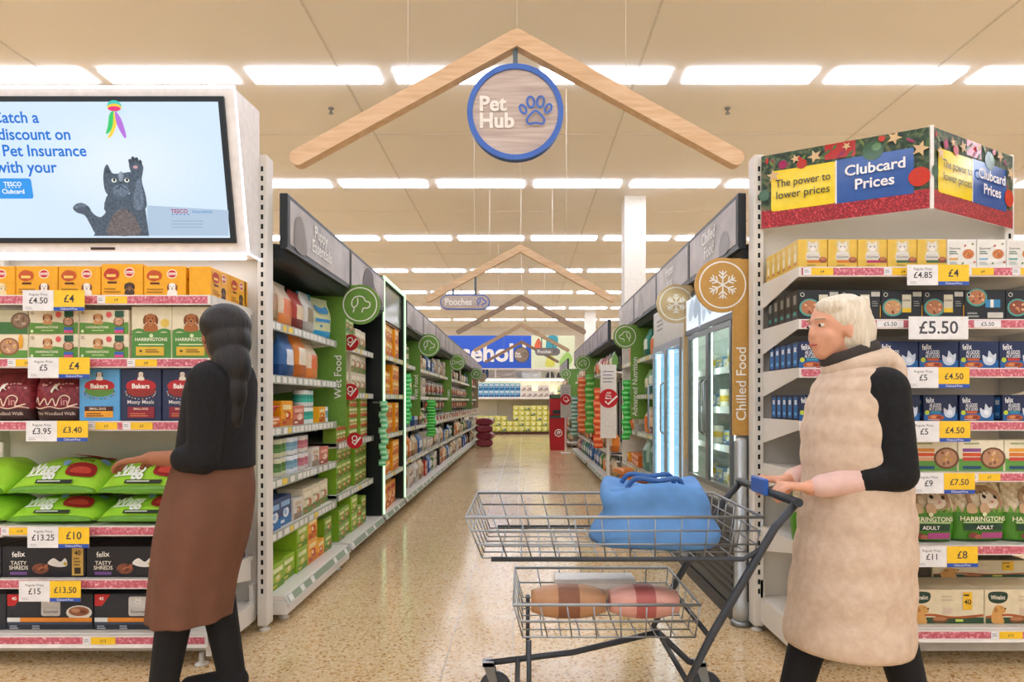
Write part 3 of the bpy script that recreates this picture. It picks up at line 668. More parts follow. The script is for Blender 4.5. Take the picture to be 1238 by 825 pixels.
# ---------------------------------------------------------------- screen unit on the left end display
o = thing('screen_unit', 'white slanted header unit with a lit advertising screen of a grey cat', 'screen', (-2.05, 3.3, 1.94))
HX0, HX1 = -2.72, -1.37
b = MB(); b.prism([(3.14, 2.69), (3.30, 1.94), (3.443, 1.94), (3.443, 2.71)], HX0, HX1, C('e9e6e4', .35), 'x'); part('housing', b, o)
T = Vector((0, -.16, .75))/.7669; NN = Vector((0, -.75, -.16))/.7669; O0 = Vector((0, 3.30, 1.94))
def slab(b, x0, s0, x1, s1, off, th, mat):
    P = lambda x, s, t: O0+Vector((x, 0, 0))+T*s+NN*t
    vs = [P(x, s, t) for t in (off, off+th) for s in (s0, s1) for x in (x0, x1)]
    b.raw(vs, [(0, 2, 3, 1), (4, 5, 7, 6), (0, 1, 5, 4), (2, 6, 7, 3), (0, 4, 6, 2), (1, 3, 7, 5)], mat)
b = MB(); slab(b, -2.645, .05, -1.42, .728, .0, .012, C('20252c', .3)); slab(b, -2.4-.06+.31, .018, -2.4+.06+.31, .030, 0, .003, C('3a2a24', .4)); part('bezel', b, o)
SCR = lambda h: C(h, .25, 0, .86); FUR = lambda h: C(h, .25, 0, .86, .38, 85.)
b = MB(); slab(b, -2.615, .075, -1.447, .703, .012, .002, SCR('cbe1f4'))
d = b.on(O0+NN*.0142, (1, 0, 0), T, NN)
def A(zx, zy):
    px, py = zx/3.436, 80+zy/3.436; k = (486-py)/800; z = (1.2+k*3.7138)/(1+.2133*k); y = 3.14+.2133*(2.69-z)
    return ((px-632)*y/800, (z-1.94)*1.0225)
def AP(pts): return [A(*p) for p in pts]
def atext(s, zx, zy, zh, mat, al='l', bold=.02, maxw=None):
    a, q = A(zx, zy); h = A(zx, zy-zh)[1]-q; d.text(s, a, q, h, mat, al, bold, maxw)
[(d.ell(-1.93, .415, .455-.05*k, .265-.028*k, SCR('%02x%02x%02x' % (205+2*k, 226+k, 244+k//2)), 40)) for k in range(8)]
d.poly(AP([(620, 580), (955, 600), (955, 705), (620, 705)]), SCR('a9c0d8'))
BL = SCR('0f6fd0')
for s, zx, zy in (('Catch a', -42, 238), ('discount on', -41, 308), ('Pet Insurance', -68, 376), ('with your', -16, 444)):
    e = {'Catch a': 173, 'discount on': 303, 'Pet Insurance': 370, 'with your': 249}[s]
    a, q = A(e, zy); h = A(e, zy-46)[1]-q; d.text(s, a, q, h, BL, 'r', .018)
p0 = A(2, 552); p1 = A(138, 468); d.rect(p0[0], p0[1], p1[0], p1[1], SCR('2a93e6'), .012)
atext('TESCO', 64, 500, 17, SCR('f0f6fb'), 'c'); atext('Clubcard', 67, 531, 18, SCR('f0f6fb'), 'c')
for i in range(5): d.k -= (1 if i else 0); q = A(32+14*i, 507); d.rect(q[0], q[1], q[0]+.008, q[1]+.003, SCR('f0f6fb'))
atext('TESCO', 718, 612, 16, SCR('a83a66')); atext('Insurance', 808, 612, 15, SCR('3f87c2'), 'l', .0)
for i in range(5): d.k -= (1 if i else 0); q = A(722+16*i, 619); d.rect(q[0], q[1], q[0]+.009, q[1]+.003, SCR('3a5fae'))
for i in range(3): d.k -= (1 if i else 0); q = A(720, 646+13*i); d.rect(q[0], q[1], q[0]+.155, q[1]+.004, SCR('93a9c0'))
F1, F2, F3, F4 = FUR('4c5968'), FUR('657385'), FUR('3b4654'), FUR('8593a3')
d.blob(AP([(470, 590), (430, 628), (395, 612), (378, 585), (350, 570), (325, 575), (313, 592), (330, 610), (362, 622), (385, 660), (412, 700), (470, 690)]), F1)
for q in ((328, 588), (343, 580), (358, 580)): a = A(*q); d.k -= 0; d.ell(a[0], a[1], .012, .009, F2, 8)
d.poly(AP([(398, 706), (432, 655), (452, 600), (480, 560), (550, 555), (600, 580), (613, 600), (628, 706)]), F1)
d.blob(AP([(462, 530), (540, 530), (575, 600), (450, 610)]), F1); d.blob(AP([(470, 640), (500, 600), (545, 600), (575, 640), (590, 700), (460, 700)]), FUR('6a6264'))
d.blob(AP([(535, 600), (540, 555), (557, 500), (556, 455), (545, 415), (550, 395), (565, 384), (590, 398), (604, 420), (602, 445), (598, 480), (614, 540), (616, 590), (580, 610)]), F1)
d.blob(AP([(566, 590), (572, 500), (590, 470), (606, 560), (598, 596)]), F2); a = A(572, 422); d.ell(a[0], a[1], .012, .008, SCR('c79aa2'), 8)
for q in ((550, 398), (562, 388), (577, 391), (592, 402)): a = A(*q); d.ell(a[0], a[1], .009, .012, F3, 8)
d.blob(AP([(440, 480), (443, 430), (456, 411), (470, 436), (482, 449), (522, 446), (556, 444), (561, 480), (552, 522), (522, 548), (488, 550), (452, 530)]), F1)
d.poly(AP([(448, 446), (456, 420), (468, 446)]), F3); d.blob(AP([(480, 510), (513, 492), (545, 512), (535, 540), (490, 540)]), F2); d.blob(AP([(500, 455), (513, 440), (525, 455), (518, 480), (507, 480)]), F4)
for q in (484, 537):
    a = A(q, 477); d.ell(a[0], a[1], .0125, .0095, SCR('dfe6da')); a = A(q+1, 475); d.ell(a[0], a[1], .006, .007, SCR('14181c'))
a = A(513, 486); d.ell(a[0], a[1], .006, .004, SCR('262c36')); d.stroke(AP([(490, 516), (504, 508), (513, 496), (522, 508), (537, 516)]), .003, SCR('262c36'))
a = A(486, 170); d.ell(a[0], a[1], .034, .026, SCR('3ec8b8')); q = A(486, 176); d.ell(q[0], q[1], .034, .017, SCR('f0c63a')); q = A(486, 181); d.ell(q[0], q[1], .030, .011, SCR('e0307a'))
d.blob(AP([(484, 192), (466, 205), (460, 250), (452, 286), (474, 268), (486, 230)]), SCR('2fc46a')); d.blob(AP([(484, 195), (480, 250), (460, 300), (478, 290), (496, 240)]), SCR('f0cf3c')); d.blob(AP([(490, 192), (497, 245), (527, 300), (535, 290), (515, 225)]), SCR('b06fd8'))
part('screen', b, o)
LED = C('e4ecff', .4, 0, 2.4)
b = MB(); e = -1.366
b.tube([(HX0, 3.137, 2.693), (e, 3.137, 2.693), (e, 3.297, 1.937), (e, 3.44, 1.937)], .006, LED, 6); b.tube([(HX0, 3.297, 1.937), (e, 3.297, 1.937)], .005, LED, 6); part('edge_light', b, o)
b = MB(); b.box(-2.68, 3.33, 1.928, -1.42, 3.40, 1.941, C('eef3ff', .4, 0, 5.0)); part('shelf_light', b, o)
b = MB(); b.box(-2.07, 3.26, 2.69, -2.03, 3.30, 2.76, C('ece6da')); part('drop_pole', b, o)

# ---------------------------------------------------------------- red festive sign over the right end display
o = thing('festive_sign', 'angled red and green festive price sign over the right end display', 'sign', (1.885, 3.25, 2.08))
GB = C('2a5aa8', .12); YB_ = C('f2d81e', .12); STAR = C('d8b98a', .3)
def star(d, a, b, r, mat, rot=0): d.poly([(a+(r if i % 2 == 0 else r*.42)*math.cos(PI/2+rot+PI*i/5), b+(r if i % 2 == 0 else r*.42)*math.sin(PI/2+rot+PI*i/5)) for i in range(10)], mat)
def festive(pa, pb, narrow):
    a = Vector((*pa, 2.095)); u = Vector((pb[0]-pa[0], pb[1]-pa[1], 0)); W = u.length; u = u/W; n = Vector((u.y, -u.x, 0)); H = .375
    b = MB(); bk = a-n*.008
    vs = [bk, bk+u*W, bk+u*W+Vector((0, 0, H)), bk+Vector((0, 0, H))]; vs += [v+n*.008 for v in vs]
    b.raw(vs, [(3, 2, 1, 0), (4, 5, 6, 7), (0, 1, 5, 4), (2, 3, 7, 6), (1, 2, 6, 5), (3, 0, 4, 7)], C('e9e7e2', .2))
    d = b.on(a, u, (0, 0, 1), n); d.step = .0006
    d.rect(0, 0, W, H, PINE); d.rect(0, 0, W, H*.24, GLITTER); d.rect(W*.40, H*.80, W*.58, H, C('b52c2c', .12))
    d.rect(W*.065, H*.215, W*.465, H*.765, YB_, .014); d.rect(W*.47, H*.205, W*.905, H*.775, GB); d.rect(W*.462, H*.205, W*.472, H*.77, C('e9e7e2', .12))
    for i in range(14):
        r = random.Random(i+40); d.k -= 1 if i else 0; d.ell(W*r.random(), H*(.80+.17*r.random()), .014+.014*r.random(), .007, C(('4c6b3a', '6f8748', '8f2f58', 'c2342f')[i % 4], .2), 8, r.random()*3)
    d.ell(W*.68, H*.82, .046, .046, C('2f5a32', .12)); d.ell(W*.70, H*.86, .02, .018, C('5d8a58', .1)); d.ell(W*.935, H*.40, .045, .045, C('c8321f', .12)); d.ell(W*.26, H*.80, .024, .024, C('b8281e', .12)); d.ell(W*.73, H*.95, .014, .014, C('c8321f', .12)); d.ell(W*.02, H*.45, .026, .03, C('2c5a33', .12)); d.ell(W*.14, H*.83, .02, .022, C('a3245e', .12))
    for q in ((.08, .70, .034), (.34, .87, .034), (.22, .88, .024), (.53, .93, .022), (.80, .93, .034), (.94, .74, .038)): star(d, W*q[0], H*q[1], q[2], STAR, q[0])
    tk = C('2a2a22', .3); wt = C('f2f4f8', .3)
    d.text('The power to', W*.265, H*.53, .037, tk, 'c', .008, W*.34); d.text('lower prices', W*.265, H*.37, .037, tk, 'c', .008, W*.33)
    d.text('Clubcard', W*.69, H*.54, .048, wt, 'c', .02, W*.34); d.text('Prices', W*.69, H*.35, .048, wt, 'c', .02, W*.24)
    return part('panel', b, o)
festive((1.235, 3.425), (1.885, 3.05), 0); festive((1.885, 3.05), (2.535, 3.425), 1)
b = MB(); b.box(1.877, 3.046, 2.09, 1.893, 3.062, 2.475, C('efeeea', .2)); part('corner_strip', b, o)
b = MB(); b.box(1.24, 3.425, 2.12, 1.262, 3.444, 2.46, WHITEM); b.box(2.508, 3.425, 2.12, 2.53, 3.444, 2.46, WHITEM); part('bracket', b, o)

# ---------------------------------------------------------------- price tickets
TW, TY, TB, TK = C('e9e9ea', .4), C('f6c92c', .4), C('2c55b0', .4), C('3c3c42', .5)
def ticket(x, z, reg, price, label):
    y = 2.952 if z > .3 else 2.95
    o = thing('price_ticket', label, 'price ticket', (x, y, z), 'large price tickets')
    w0, h = .137, .092
    b = MB(); b.box(x-.138, y, z-h/2, x-.0005, y+.0016, z+h/2, TW); d = b.on((x-.138, y, z-h/2), (1, 0, 0), (0, 0, 1), (0, -1, 0))
    d.text('Regular Price', .07, h*.74, .0105, TK, 'c', .0, .085); d.text(reg, .07, h*.36, .026, TK, 'c', .012, .1); bars(d, .012, .05, h*.16, 2, .003, .004, 'b4b4b6'); part('white_card', b, o)
    b = MB(); b.box(x+.0005, y, z-h/2, x+.138, y+.0016, z+h/2, TY); d = b.on((x, y, z-h/2), (1, 0, 0), (0, 0, 1), (0, -1, 0))
    d.text(price, .069, h*.42, .032 if len(price) < 4 else .026, TK, 'c', .014, .1); part('yellow_card', b, o)
    b = MB(); b.box(x+.0005, y-.0014, z-h/2, x+.138, y-.0004, z-h/2+.017, TB); d = b.on((x, y-.0014, z-h/2), (1, 0, 0), (0, 0, 1), (0, -1, 0)); d.text('Clubcard Price', .069, .0045, .0085, C('f0f2f6'), 'c', .004, .09); part('blue_strip', b, o)
    b = MB(); b.box(x-.02, y+.0016, z+h/2-.02, x+.02, YF-.0095 if z > .3 else 2.96, z+h/2-.012, C('d7d7d4')); part('clip', b, o)
for a in ((-2.093, 1.652, '£4.50', '£4', 'big white and yellow ticket reading £4.50 and £4, under the yellow dog cartons'),
          (-2.07, 1.352, '£5', '£4', 'big white and yellow ticket reading £5 and £4 on the left display'),
          (-2.078, 1.069, '£3.95', '£3.40', 'big white and yellow ticket reading £3.95 and £3.40'),
          (-2.072, .594, '£13.25', '£10', 'big white and yellow ticket reading £13.25 and £10'),
          (-2.11, .354, '£15', '£13.50', 'big white and yellow ticket reading £15 and £13.50'),
          (1.853, 1.766, '£4.85', '£4', 'big white and yellow ticket reading £4.85 and £4'),
          (1.855, 1.308, '£5', '£4.50', 'upper of two big tickets reading £5 and £4.50 on the right display'),
          (1.859, 1.067, '£5', '£4.50', 'lower of two big tickets reading £5 and £4.50 on the right display'),
          (1.879, .836, '£9', '£7.50', 'big white and yellow ticket reading £9 and £7.50'),
          (1.892, .508, '£11', '£8', 'big white and yellow ticket reading £11 and £8')): ticket(*a)
o = thing('price_ticket', 'large plain white ticket reading £5.50 on the right display', 'price ticket', (1.855, 2.952, 1.53))
b = MB(); b.box(1.722, 2.952, 1.479, 1.988, 2.9536, 1.581, TW); d = b.on((1.722, 2.952, 1.479), (1, 0, 0), (0, 0, 1), (0, -1, 0)); d.text('£5.50', .133, .026, .054, C('4a4a52'), 'c', .015, .225); part('white_card', b, o)
b = MB(); b.box(1.83, 2.9536, 1.56, 1.87, YF-.0095, 1.568, C('d7d7d4')); part('clip', b, o)
def small_label(x, z, txt, label, w=.135, plain=False, y=YF-.0098):
    o = thing('shelf_label', label, 'shelf label', (x, y, z-.015), 'small shelf-edge price labels')
    b = MB(); b.box(x-w/2, y-.0012, z-.016, x-w/2+(w if plain else .036), y, z+.016, TW)
    if plain: b.on((x-w/2, y-.0012, z-.016), (1, 0, 0), (0, 0, 1), (0, -1, 0)).text(txt, w/2, .007, .018, TK, 'c', .008)
    else: bars(b.on((x-w/2, y-.0012, z-.016), (1, 0, 0), (0, 0, 1), (0, -1, 0)), .005, .03, .02, 2, .003, .005, '8c8c90')
    part('white_card', b, o)
    if not plain:
        b = MB(); b.box(x-w/2+.0365, y-.0012, z-.016, x+w/2, y, z+.016, TY); b.on((x-w/2, y-.0012, z-.016), (1, 0, 0), (0, 0, 1), (0, -1, 0)).text(txt, .036+(w-.036)/2, .010, .012, TK, 'c', .01); part('yellow_card', b, o)
for a in ((-1.855, LZ[0]-.02, '£4', 'small label under the yellow dog cartons, right of the £4 ticket'),
          (-2.26, LZ[1]-.02, '£4', 'small label on the second left rail, left of the ticket'), (-1.72, LZ[1]-.02, '£4', 'small label under the big green and cream dog cartons'),
          (-1.90, LZ[2]-.02, '£3', 'small label under the light blue biscuit carton'), (-1.74, LZ[2]-.02, '£3', 'small label under the first navy biscuit carton'),
          (-2.29, LZ[3]-.02, '£10', 'small label under the lime sacks, left of the £10 ticket'),
          (1.335, RZ[0]-.02, '£4', 'small label at the left end of the top right rail'), (1.70, RZ[0]-.02, '£4', 'small label just left of the £4.85 ticket'), (2.06, RZ[0]-.02, '£4', 'small label just right of the £4.85 ticket'), (2.28, RZ[0]-.02, '£4', 'small label at the right end of the top right rail'),
          (2.09, RZ[4]-.02, '£7', 'small label right of the £9 ticket')): small_label(*a)
small_label(1.66, RZ[1]-.02, '£5.50', 'small plain label left of the large £5.50 ticket', .12, True); small_label(2.10, RZ[1]-.02, '£5.50', 'small plain label right of the large £5.50 ticket', .12, True)
small_label(2.34, RZ[1]-.02, '£5.50', 'small plain label at far right of the dark carton rail', .12, True)
small_label(-1.895, LB-.025, '£13', 'small label on the base rail of the left display', .145, False, 2.9602); small_label(2.165, RB-.025, '£12', 'small label on the base rail of the right display', .14, False, 2.9602)

# ---------------------------------------------------------------- stock of the left end display
def put(name, label, cat, mesh, x, y, z, rz=0, group=None):
    return tag(obj(name, mesh, (x, y, z+.0008), rz), label, cat, group)
Y0 = 3.03
ym = [carton(.192, .10, .14, 'f0ac14', f_yellow(k), s_yellow) for k in range(3)]; ymt = carton(.192, .10, .15, 'f0ac14', f_yellow(1), s_yellow)
G = 'yellow dog food cartons on the top left shelf'
for i, (m, w) in enumerate(((ym[0], 'white and brown dog'), (ymt, 'dark spaniel, slightly taller than its neighbours'), (ym[0], 'white dog, third from the right corner'), (ym[0], 'white dog, fourth from the right corner'), (ym[2], 'cream puppy'))):
    put('dog_food_carton', 'yellow carton facing front on the top left shelf, '+w, 'carton', m, -1.542-.0975-.1955*i, Y0, LZ[0], 0, G)
for i in range(2):
    put('dog_food_carton', 'yellow carton turned to the aisle at the corner, '+('front one', 'rear one')[i], 'carton', ym[1], -1.432, 3.132+.197*i, LZ[0], PI/2, G)
put('dog_food_carton', 'yellow carton behind the corner ones, half cut by the upright', 'carton', carton(.04, .1, .14, 'f0ac14', None, None), -1.432, 3.425-.0, LZ[0], PI/2, G)
nm, nb, nk = carton(.228, .12, .112, 'e4d9bd', f_natural), carton(.228, .12, .112, 'e4d9bd', f_natural_bowl), carton(.228, .12, .112, 'b9b493', f_natural_dark)
G = 'small cream and green dog cartons on the second left shelf'
for c, x in enumerate((-1.917, -2.148, -2.379)):
    for r in range(2):
        m = nm if c < 2 else (nb, nk)[r]
        put('dog_food_carton', 'cream and green dog carton, %s, %s column left of the taller cartons' % (('lower', 'upper')[r], ORD[c]), 'carton', m, x, Y0, LZ[1]+.1125*r, 0, G)
bg_ = carton(.184, .14, .24, 'ded4b6', f_natural_big)
for i, x in enumerate((-1.70, -1.5145)): put('dog_food_carton', 'tall cream and green carton with a red-brown dog, %s' % ('left of the pair', 'right of the pair')[i], 'carton', bg_, x, Y0, LZ[1], 0, 'tall dog cartons on the second left shelf')
def p_woods(u, v, f):
    if v > .87: return '6b1f24'
    if v > .70: return ('7c2a30', '6a2026')[int((u+2)*9) % 2]
    if v < .22: return '3f241f'
    return ('7e2830', '8f323a')[(int((u+1)*7)+int(v*9)) % 2]
def x_woods(d, w, h):
    cr = C('e6cdb8')
    for i in range(16):
        r = random.Random(i*3); d.k -= 1 if i else 0; d.ell(w*(-.42+.84*r.random()), h*(.62+.1*r.random()), w*.022, h*.018, C('d79a92'), 7)
    d.blob([(-.08*w, h*.56), (-.02*w, h*.66), (.05*w, h*.72), (.03*w, h*.64), (.08*w, h*.57), (0, h*.61), (-.05*w, h*.53)], C('dfe6d4'))
    d.stroke([(-.42*w, h*.34), (-.36*w, h*.44), (-.32*w, h*.3), (-.2*w, h*.42), (-.14*w, h*.3), (-.04*w, h*.42), (.02*w, h*.28), (.1*w, h*.44), (.2*w, h*.48), (.28*w, h*.42), (.24*w, h*.28), (.40*w, h*.32)], h*.022, cr)
    d.text('in', .12*w, h*.30, h*.13, C('c98a86'), 'l', .02); d.stroke([(-.44*w, h*.26), (-.3*w, h*.23), (-.1*w, h*.27), (.1*w, h*.23), (.3*w, h*.27), (.44*w, h*.24)], h*.018, cr)
    d.text('The Woodland Walk', 0, h*.11, h*.06, C('cdb8a8'), 'c', .01, w*.74)
wm = sack(.235, .13, .245, p_woods, extras=x_woods)
for i, x in enumerate((-2.145, -2.385)): put('dog_food_bag', 'burgundy and brown dog food bag, %s' % ('right one, beside the light blue carton', 'left one, at the photo edge')[i], 'bag', wm, x, 3.11, LZ[2], 0, 'burgundy bags on the third left shelf')
bk = carton(.186, .09, .24, '5aa2d6', f_biscuit(0)); bn = carton(.186, .09, .24, '27304f', f_biscuit(1))
put('biscuit_carton', 'light blue biscuit carton with a red badge on the third left shelf', 'carton', bk, -1.938, Y0, LZ[2])
for i, x in enumerate((-1.748, -1.558)): put('biscuit_carton', 'navy biscuit carton with a red badge, %s' % ('beside the light blue one', 'rightmost, nearest the shelf corner')[i], 'carton', bn, x, Y0, LZ[2], 0, 'navy biscuit cartons')
def p_lime(u, v, f):
    if v < .025: return '5f9a26'
    if v > .92: return '6fae2e'
    return '9fd63c' if (v < .72) else '8cc634'
def x_lime(d, w, h):
    d.text('Wagg', -.20*w, h*.12, h*.125, C('f2f5ee'), 'c', .03, w*.34); d.stroke([(-.36*w, h*.13), (-.2*w, h*.12), (-.06*w, h*.14)], h*.015, C('f2f5ee'))
    d.blob([(.08*w, h*.12), (.1*w, h*.24), (.34*w, h*.25), (.36*w, h*.12)], C('9c2328')); d.blob([(.12*w, h*.14), (.14*w, h*.19), (.3*w, h*.2), (.32*w, h*.14)], C('c6453a'))
    d.blob([(-.1*w, h*.44), (-.12*w, h*.62), (.3*w, h*.66), (.34*w, h*.46)], C('a3262a')); d.ell(.02*w, h*.24, w*.04, h*.035, C('7fa5d8')); d.ell(.38*w, h*.36, w*.05, h*.04, C('7fa5d8'))
    d.text('Active', .2*w, h*.27, h*.05, C('20301a'), 'c', .01, w*.2); d.rect(-.2*w, h*.03, .2*w, h*.065, C('2c3326')); bars(d, -.18*w, .18*w, h*.042, 1, h*.012, 0, 'c9d2c0')
l1 = sack(.41, .125, .42, p_lime, True, .34, extras=x_lime, belly=.4); l2 = sack(.42, .18, .42, p_lime, True, .42, extras=x_lime, belly=.6)
l1s = sack(.30, .125, .42, p_lime, True, .34, belly=.4); l2s = sack(.30, .18, .42, p_lime, True, .42, belly=.6)
for i, x in enumerate((-1.755, -2.165, -2.535)):
    nmz = ('right stack, beside the walking person', 'middle stack, above the £10 ticket', 'left stack at the photo edge')[i]
    put('dog_food_sack', 'lime green dog food sack lying flat, lower in the '+nmz, 'sack', l1 if i < 2 else l1s, x, 3.02, LZ[3], 0, 'lime sacks on the fourth left shelf')
    put('dog_food_sack', 'lime green dog food sack lying flat, upper in the '+nmz, 'sack', l2 if i < 2 else l2s, x+.006, 3.025, LZ[3]+.121, 0, 'lime sacks on the fourth left shelf')
sm_ = carton(.384, .2, .142, '1b1a20', f_shreds, None, '24232a')
for i, x in enumerate((-1.806, -2.193, -2.536)): put('cat_food_carton', 'black wide cat food carton, %s' % ('right of the £15 ticket behind the walking person', 'directly above the £15 ticket', 'at the photo left edge')[i], 'carton', sm_ if i < 2 else carton(.295, .2, .142, '1b1a20', None, None, '24232a'), x, Y0, LZ[4], 0, 'black cat food cartons on the fifth left shelf')
put('cat_food_carton', 'black cat food carton turned to the aisle at the fifth shelf corner', 'carton', carton(.384, .16, .142, '1b1a20', None), -1.437, 3.235, LZ[4], PI/2)
su = carton(.396, .22, .165, '23272f', f_supper, None, '2c3038')
for i, x in enumerate((-1.765, -2.165, -2.516)): put('cat_food_carton', ('navy carton with an orange band on the base shelf, right one, behind the walking person', 'navy carton with an orange band on the base shelf under the £15 ticket', 'dark navy carton on the left base shelf at the photo edge')[i], 'carton', su if i < 2 else carton(.30, .22, .165, '23272f', None, None, '2c3038'), x, Y0, LB, 0, 'navy cartons on the left base shelf')

# ---------------------------------------------------------------- stock of the right end display
def column(mesh, x, z, d0, n, name, lab, group):
    for k in range(1, n): put(name, lab % ORD[k-1], 'carton', mesh, x, Y0+(d0+.0015)*k, z, 0, group)
gm = [carton(.134, .065, .135, 'dfba4a', f_gold(c), s_gold, None, .0025, 'l') for c in ('d2762c', 'd2762c', 'b5306a', '3f6a52', '3f6a52')]
for i in range(5): put('cat_food_carton', 'yellow-gold cat food carton, %s from the left on the top right shelf' % ORD[i], 'carton', gm[i], 1.328+.1365*i, Y0, RZ[0], 0, 'gold cat food cartons')
column(gm[0], 1.328, RZ[0], .065, 6, 'cat_food_carton', 'yellow-gold cat food carton behind the leftmost one, %s row back', 'gold cat food cartons')
for i in range(4): put('cat_food_carton', 'white cat food carton with a bowl, %s right of the gold ones' % ORD[i], 'carton', carton(.134, .065, .134, 'e6e5df', f_white(('d9a04a', '7fb5d8', '6faf9f', 'd9a04a')[i])), 2.0105+.1365*i-.0, Y0, RZ[0], 0, 'white cat food cartons')
dm = [carton(.188, .075, .14, '202224', f_dark(c), s_dark, None, .0025, 'l') for c in ('b5754f', 'c99a6a', '8c4a38')]; da = carton(.188, .075, .14, '202224', f_dark('b5754f', True))
dlab = ('with a tan bowl, leftmost', 'partly behind the walking woman, second from left', 'third from left, left of the £5.50 ticket', 'fourth from left, right above the £5.50 ticket', 'with a blue label', 'rightmost, at the photo edge')
for i in range(6): put('cat_food_carton', 'black carton on the second right shelf, '+dlab[i], 'carton', da if i == 4 else dm[(0, 1, 1, 0, 0, 2)[i]], 1.355+.1905*i, Y0, RZ[1], 0, 'black cat food cartons on the second right shelf')
column(dm[0], 1.355, RZ[1], .075, 5, 'cat_food_carton', 'black cat food carton behind the leftmost bowl one, %s row back', 'black cat food cartons on the second right shelf')
fm = [carton(.181, .07, .125, '1d2b52', f_navy(c), s_navy, None, .0025, 'l') for c in ('c45a2a', '2f8aa8', 'c2342f')]
for i in range(6): put('cat_food_carton', 'navy cat food carton, %s from the left on the third right shelf' % ORD[i], 'carton', fm[(1, 0, 1, 0, 0, 2)[i]], 1.352+.1845*i, Y0, RZ[2], 0, 'navy cat food cartons on the third right shelf')
column(fm[1], 1.352, RZ[2], .07, 5, 'cat_food_carton', 'navy carton behind the leftmost on the third right shelf, %s row back', 'navy cat food cartons on the third right shelf')
f2 = [carton(.158, .065, .12, '1a2548', f_navy(c), s_navy, None, .0025, 'l') for c in ('c45a2a', '2f8aa8')]
for i, x in enumerate((1.342, 1.53, 1.74, 1.92, 2.08, 2.275, 2.435)): put('cat_food_carton', 'navy cat food carton, %s from the left on the fourth right shelf' % ORD[i], 'carton', f2[i % 2], x, Y0 if i != 3 else Y0+.01, RZ[3], 0, 'navy cat food cartons on the fourth right shelf')
column(f2[0], 1.342, RZ[3], .065, 5, 'cat_food_carton', 'navy carton behind the leftmost on the fourth right shelf, %s row back', 'navy cat food cartons on the fourth right shelf')
mm = [carton(.21, .1, .146, 'e6dfc4', f_meadow(c)) for c in (('d98a3a', 'd2562c', 'e0a07a'), ('8a4f8f', 'd2562c', 'c9443a'), ('e0a23a', 'd2762c', 'c9443a'))]
for i in range(5): put('cat_food_carton', 'cream and green carton with striped label, %s from the left on the fifth right shelf' % ORD[i], 'carton', mm[(2, 0, 0, 1, 2)[i]], 1.459+.213*i-.0, Y0, RZ[4], 0, 'cream and green cartons on the fifth right shelf')
def p_green(u, v, f):
    if v < .04: return '3a6a24'
    if f and v > .50 and (abs(u) > .55 or v > .58): return ('cdbb98', 'd8c9aa', 'bda987')[int((u+1)*11+v*17) % 3]
    return '4e8a2a' if v < .8 else 'a88f68'
def x_green(d, w, h):
    for i in range(9): d.k -= 1 if i else 0; d.poly([(-.42*w+.1*w*i-.03*w, h*.5), (-.42*w+.1*w*i+.05*w, h*.5), (-.42*w+.1*w*i, h*.62)], C('6fa03a'))
    d.blob([(-.2*w, h*.56), (-.24*w, h*.8), (-.06*w, h*.92), (.2*w, h*.92), (.36*w, h*.8), (.3*w, h*.56)], C('a5835f')); d.blob([(-.02*w, h*.6), (.0, h*.78), (.16*w, h*.84), (.28*w, h*.7), (.2*w, h*.58)], C('d8c6ac'))
    d.ell(.06*w, h*.76, w*.035, h*.03, C('2a2018')); d.ell(.26*w, h*.75, w*.03, h*.03, C('2a2018')); d.ell(.17*w, h*.68, w*.03, h*.02, C('c27f78'))
    for i in range(4): d.k -= 1 if i else 0; d.stroke([(-.16*w+.09*w*i, h*.86), (-.12*w+.09*w*i, h*.8)], w*.02, C('6b4d33'))
    for q in (-.28, -.06): d.blob([(q*w, h*.5), (q*w-.02*w, h*.62), (q*w+.08*w, h*.66), (q*w+.14*w, h*.6), (q*w+.14*w, h*.5)], C('b99a74'))
    d.ell(0, h*.475, w*.04, h*.035, C('d9dcb0')); d.text('HARRINGTONS', 0, h*.36, h*.075, C('efe9cf'), 'c', .014, w*.84); d.rect(-.36*w, h*.325, .36*w, h*.345, C('c9d8a0'))
    d.rect(-.34*w, h*.20, .34*w, h*.31, C('20402c')); d.text('ADULT', 0, h*.225, h*.06, C('f0eee2'), 'c', .016, w*.34); d.rect(-.06*w, h*.07, .34*w, h*.17, C('a8487c')); d.ell(-.2*w, h*.12, w*.08, h*.05, C('7c3a34')); d.ell(-.12*w, h*.1, w*.06, h*.04, C('a85a4a'))
gs = sack(.262, .12, .275, p_green, extras=x_green, belly=.5)
for i, x in enumerate((1.395, 1.65, 1.88, 2.13, 2.368)): put('cat_food_bag', 'green bag with a tabby cat, %s from left on the sixth right shelf' % ORD[i], 'bag', gs, x, 3.115+(.012 if i % 2 else 0), RZ[5], (0, .03, -.04, .03, 0)[i], 'green cat food bags')
wn = carton(.35, .2, .158, 'dccfae', f_winner, None, 'd6c7a4')
for i in range(3):
    put('dog_food_carton', 'cream carton with dark green badge, right base shelf, %s' % ('left, behind the beige coat', 'middle, under the £11 ticket', 'right, at the photo edge')[i], 'carton', wn, 1.585+.353*i, Y0, RB, 0, 'cream dog food cartons')
    put('dog_food_carton', 'cream dog food carton in the second row on the right base shelf, %s' % ('left', 'middle', 'right')[i], 'carton', wn, 1.585+.353*i, Y0+.204, RB, 0, 'cream dog food cartons')
put('dog_food_carton', 'dark-topped flat cream carton lying on the right base stock', 'carton', carton(.47, .2, .085, 'd6c9a8', f_winner, None, '3f3a2c'), 2.235, Y0+.2, RB+.16)
put('dog_food_carton', 'brown flat carton lying left of the dark-topped one', 'carton', carton(.26, .2, .075, '4a3a28', None, None, '3a3024'), 1.865, Y0+.21, RB+.16)
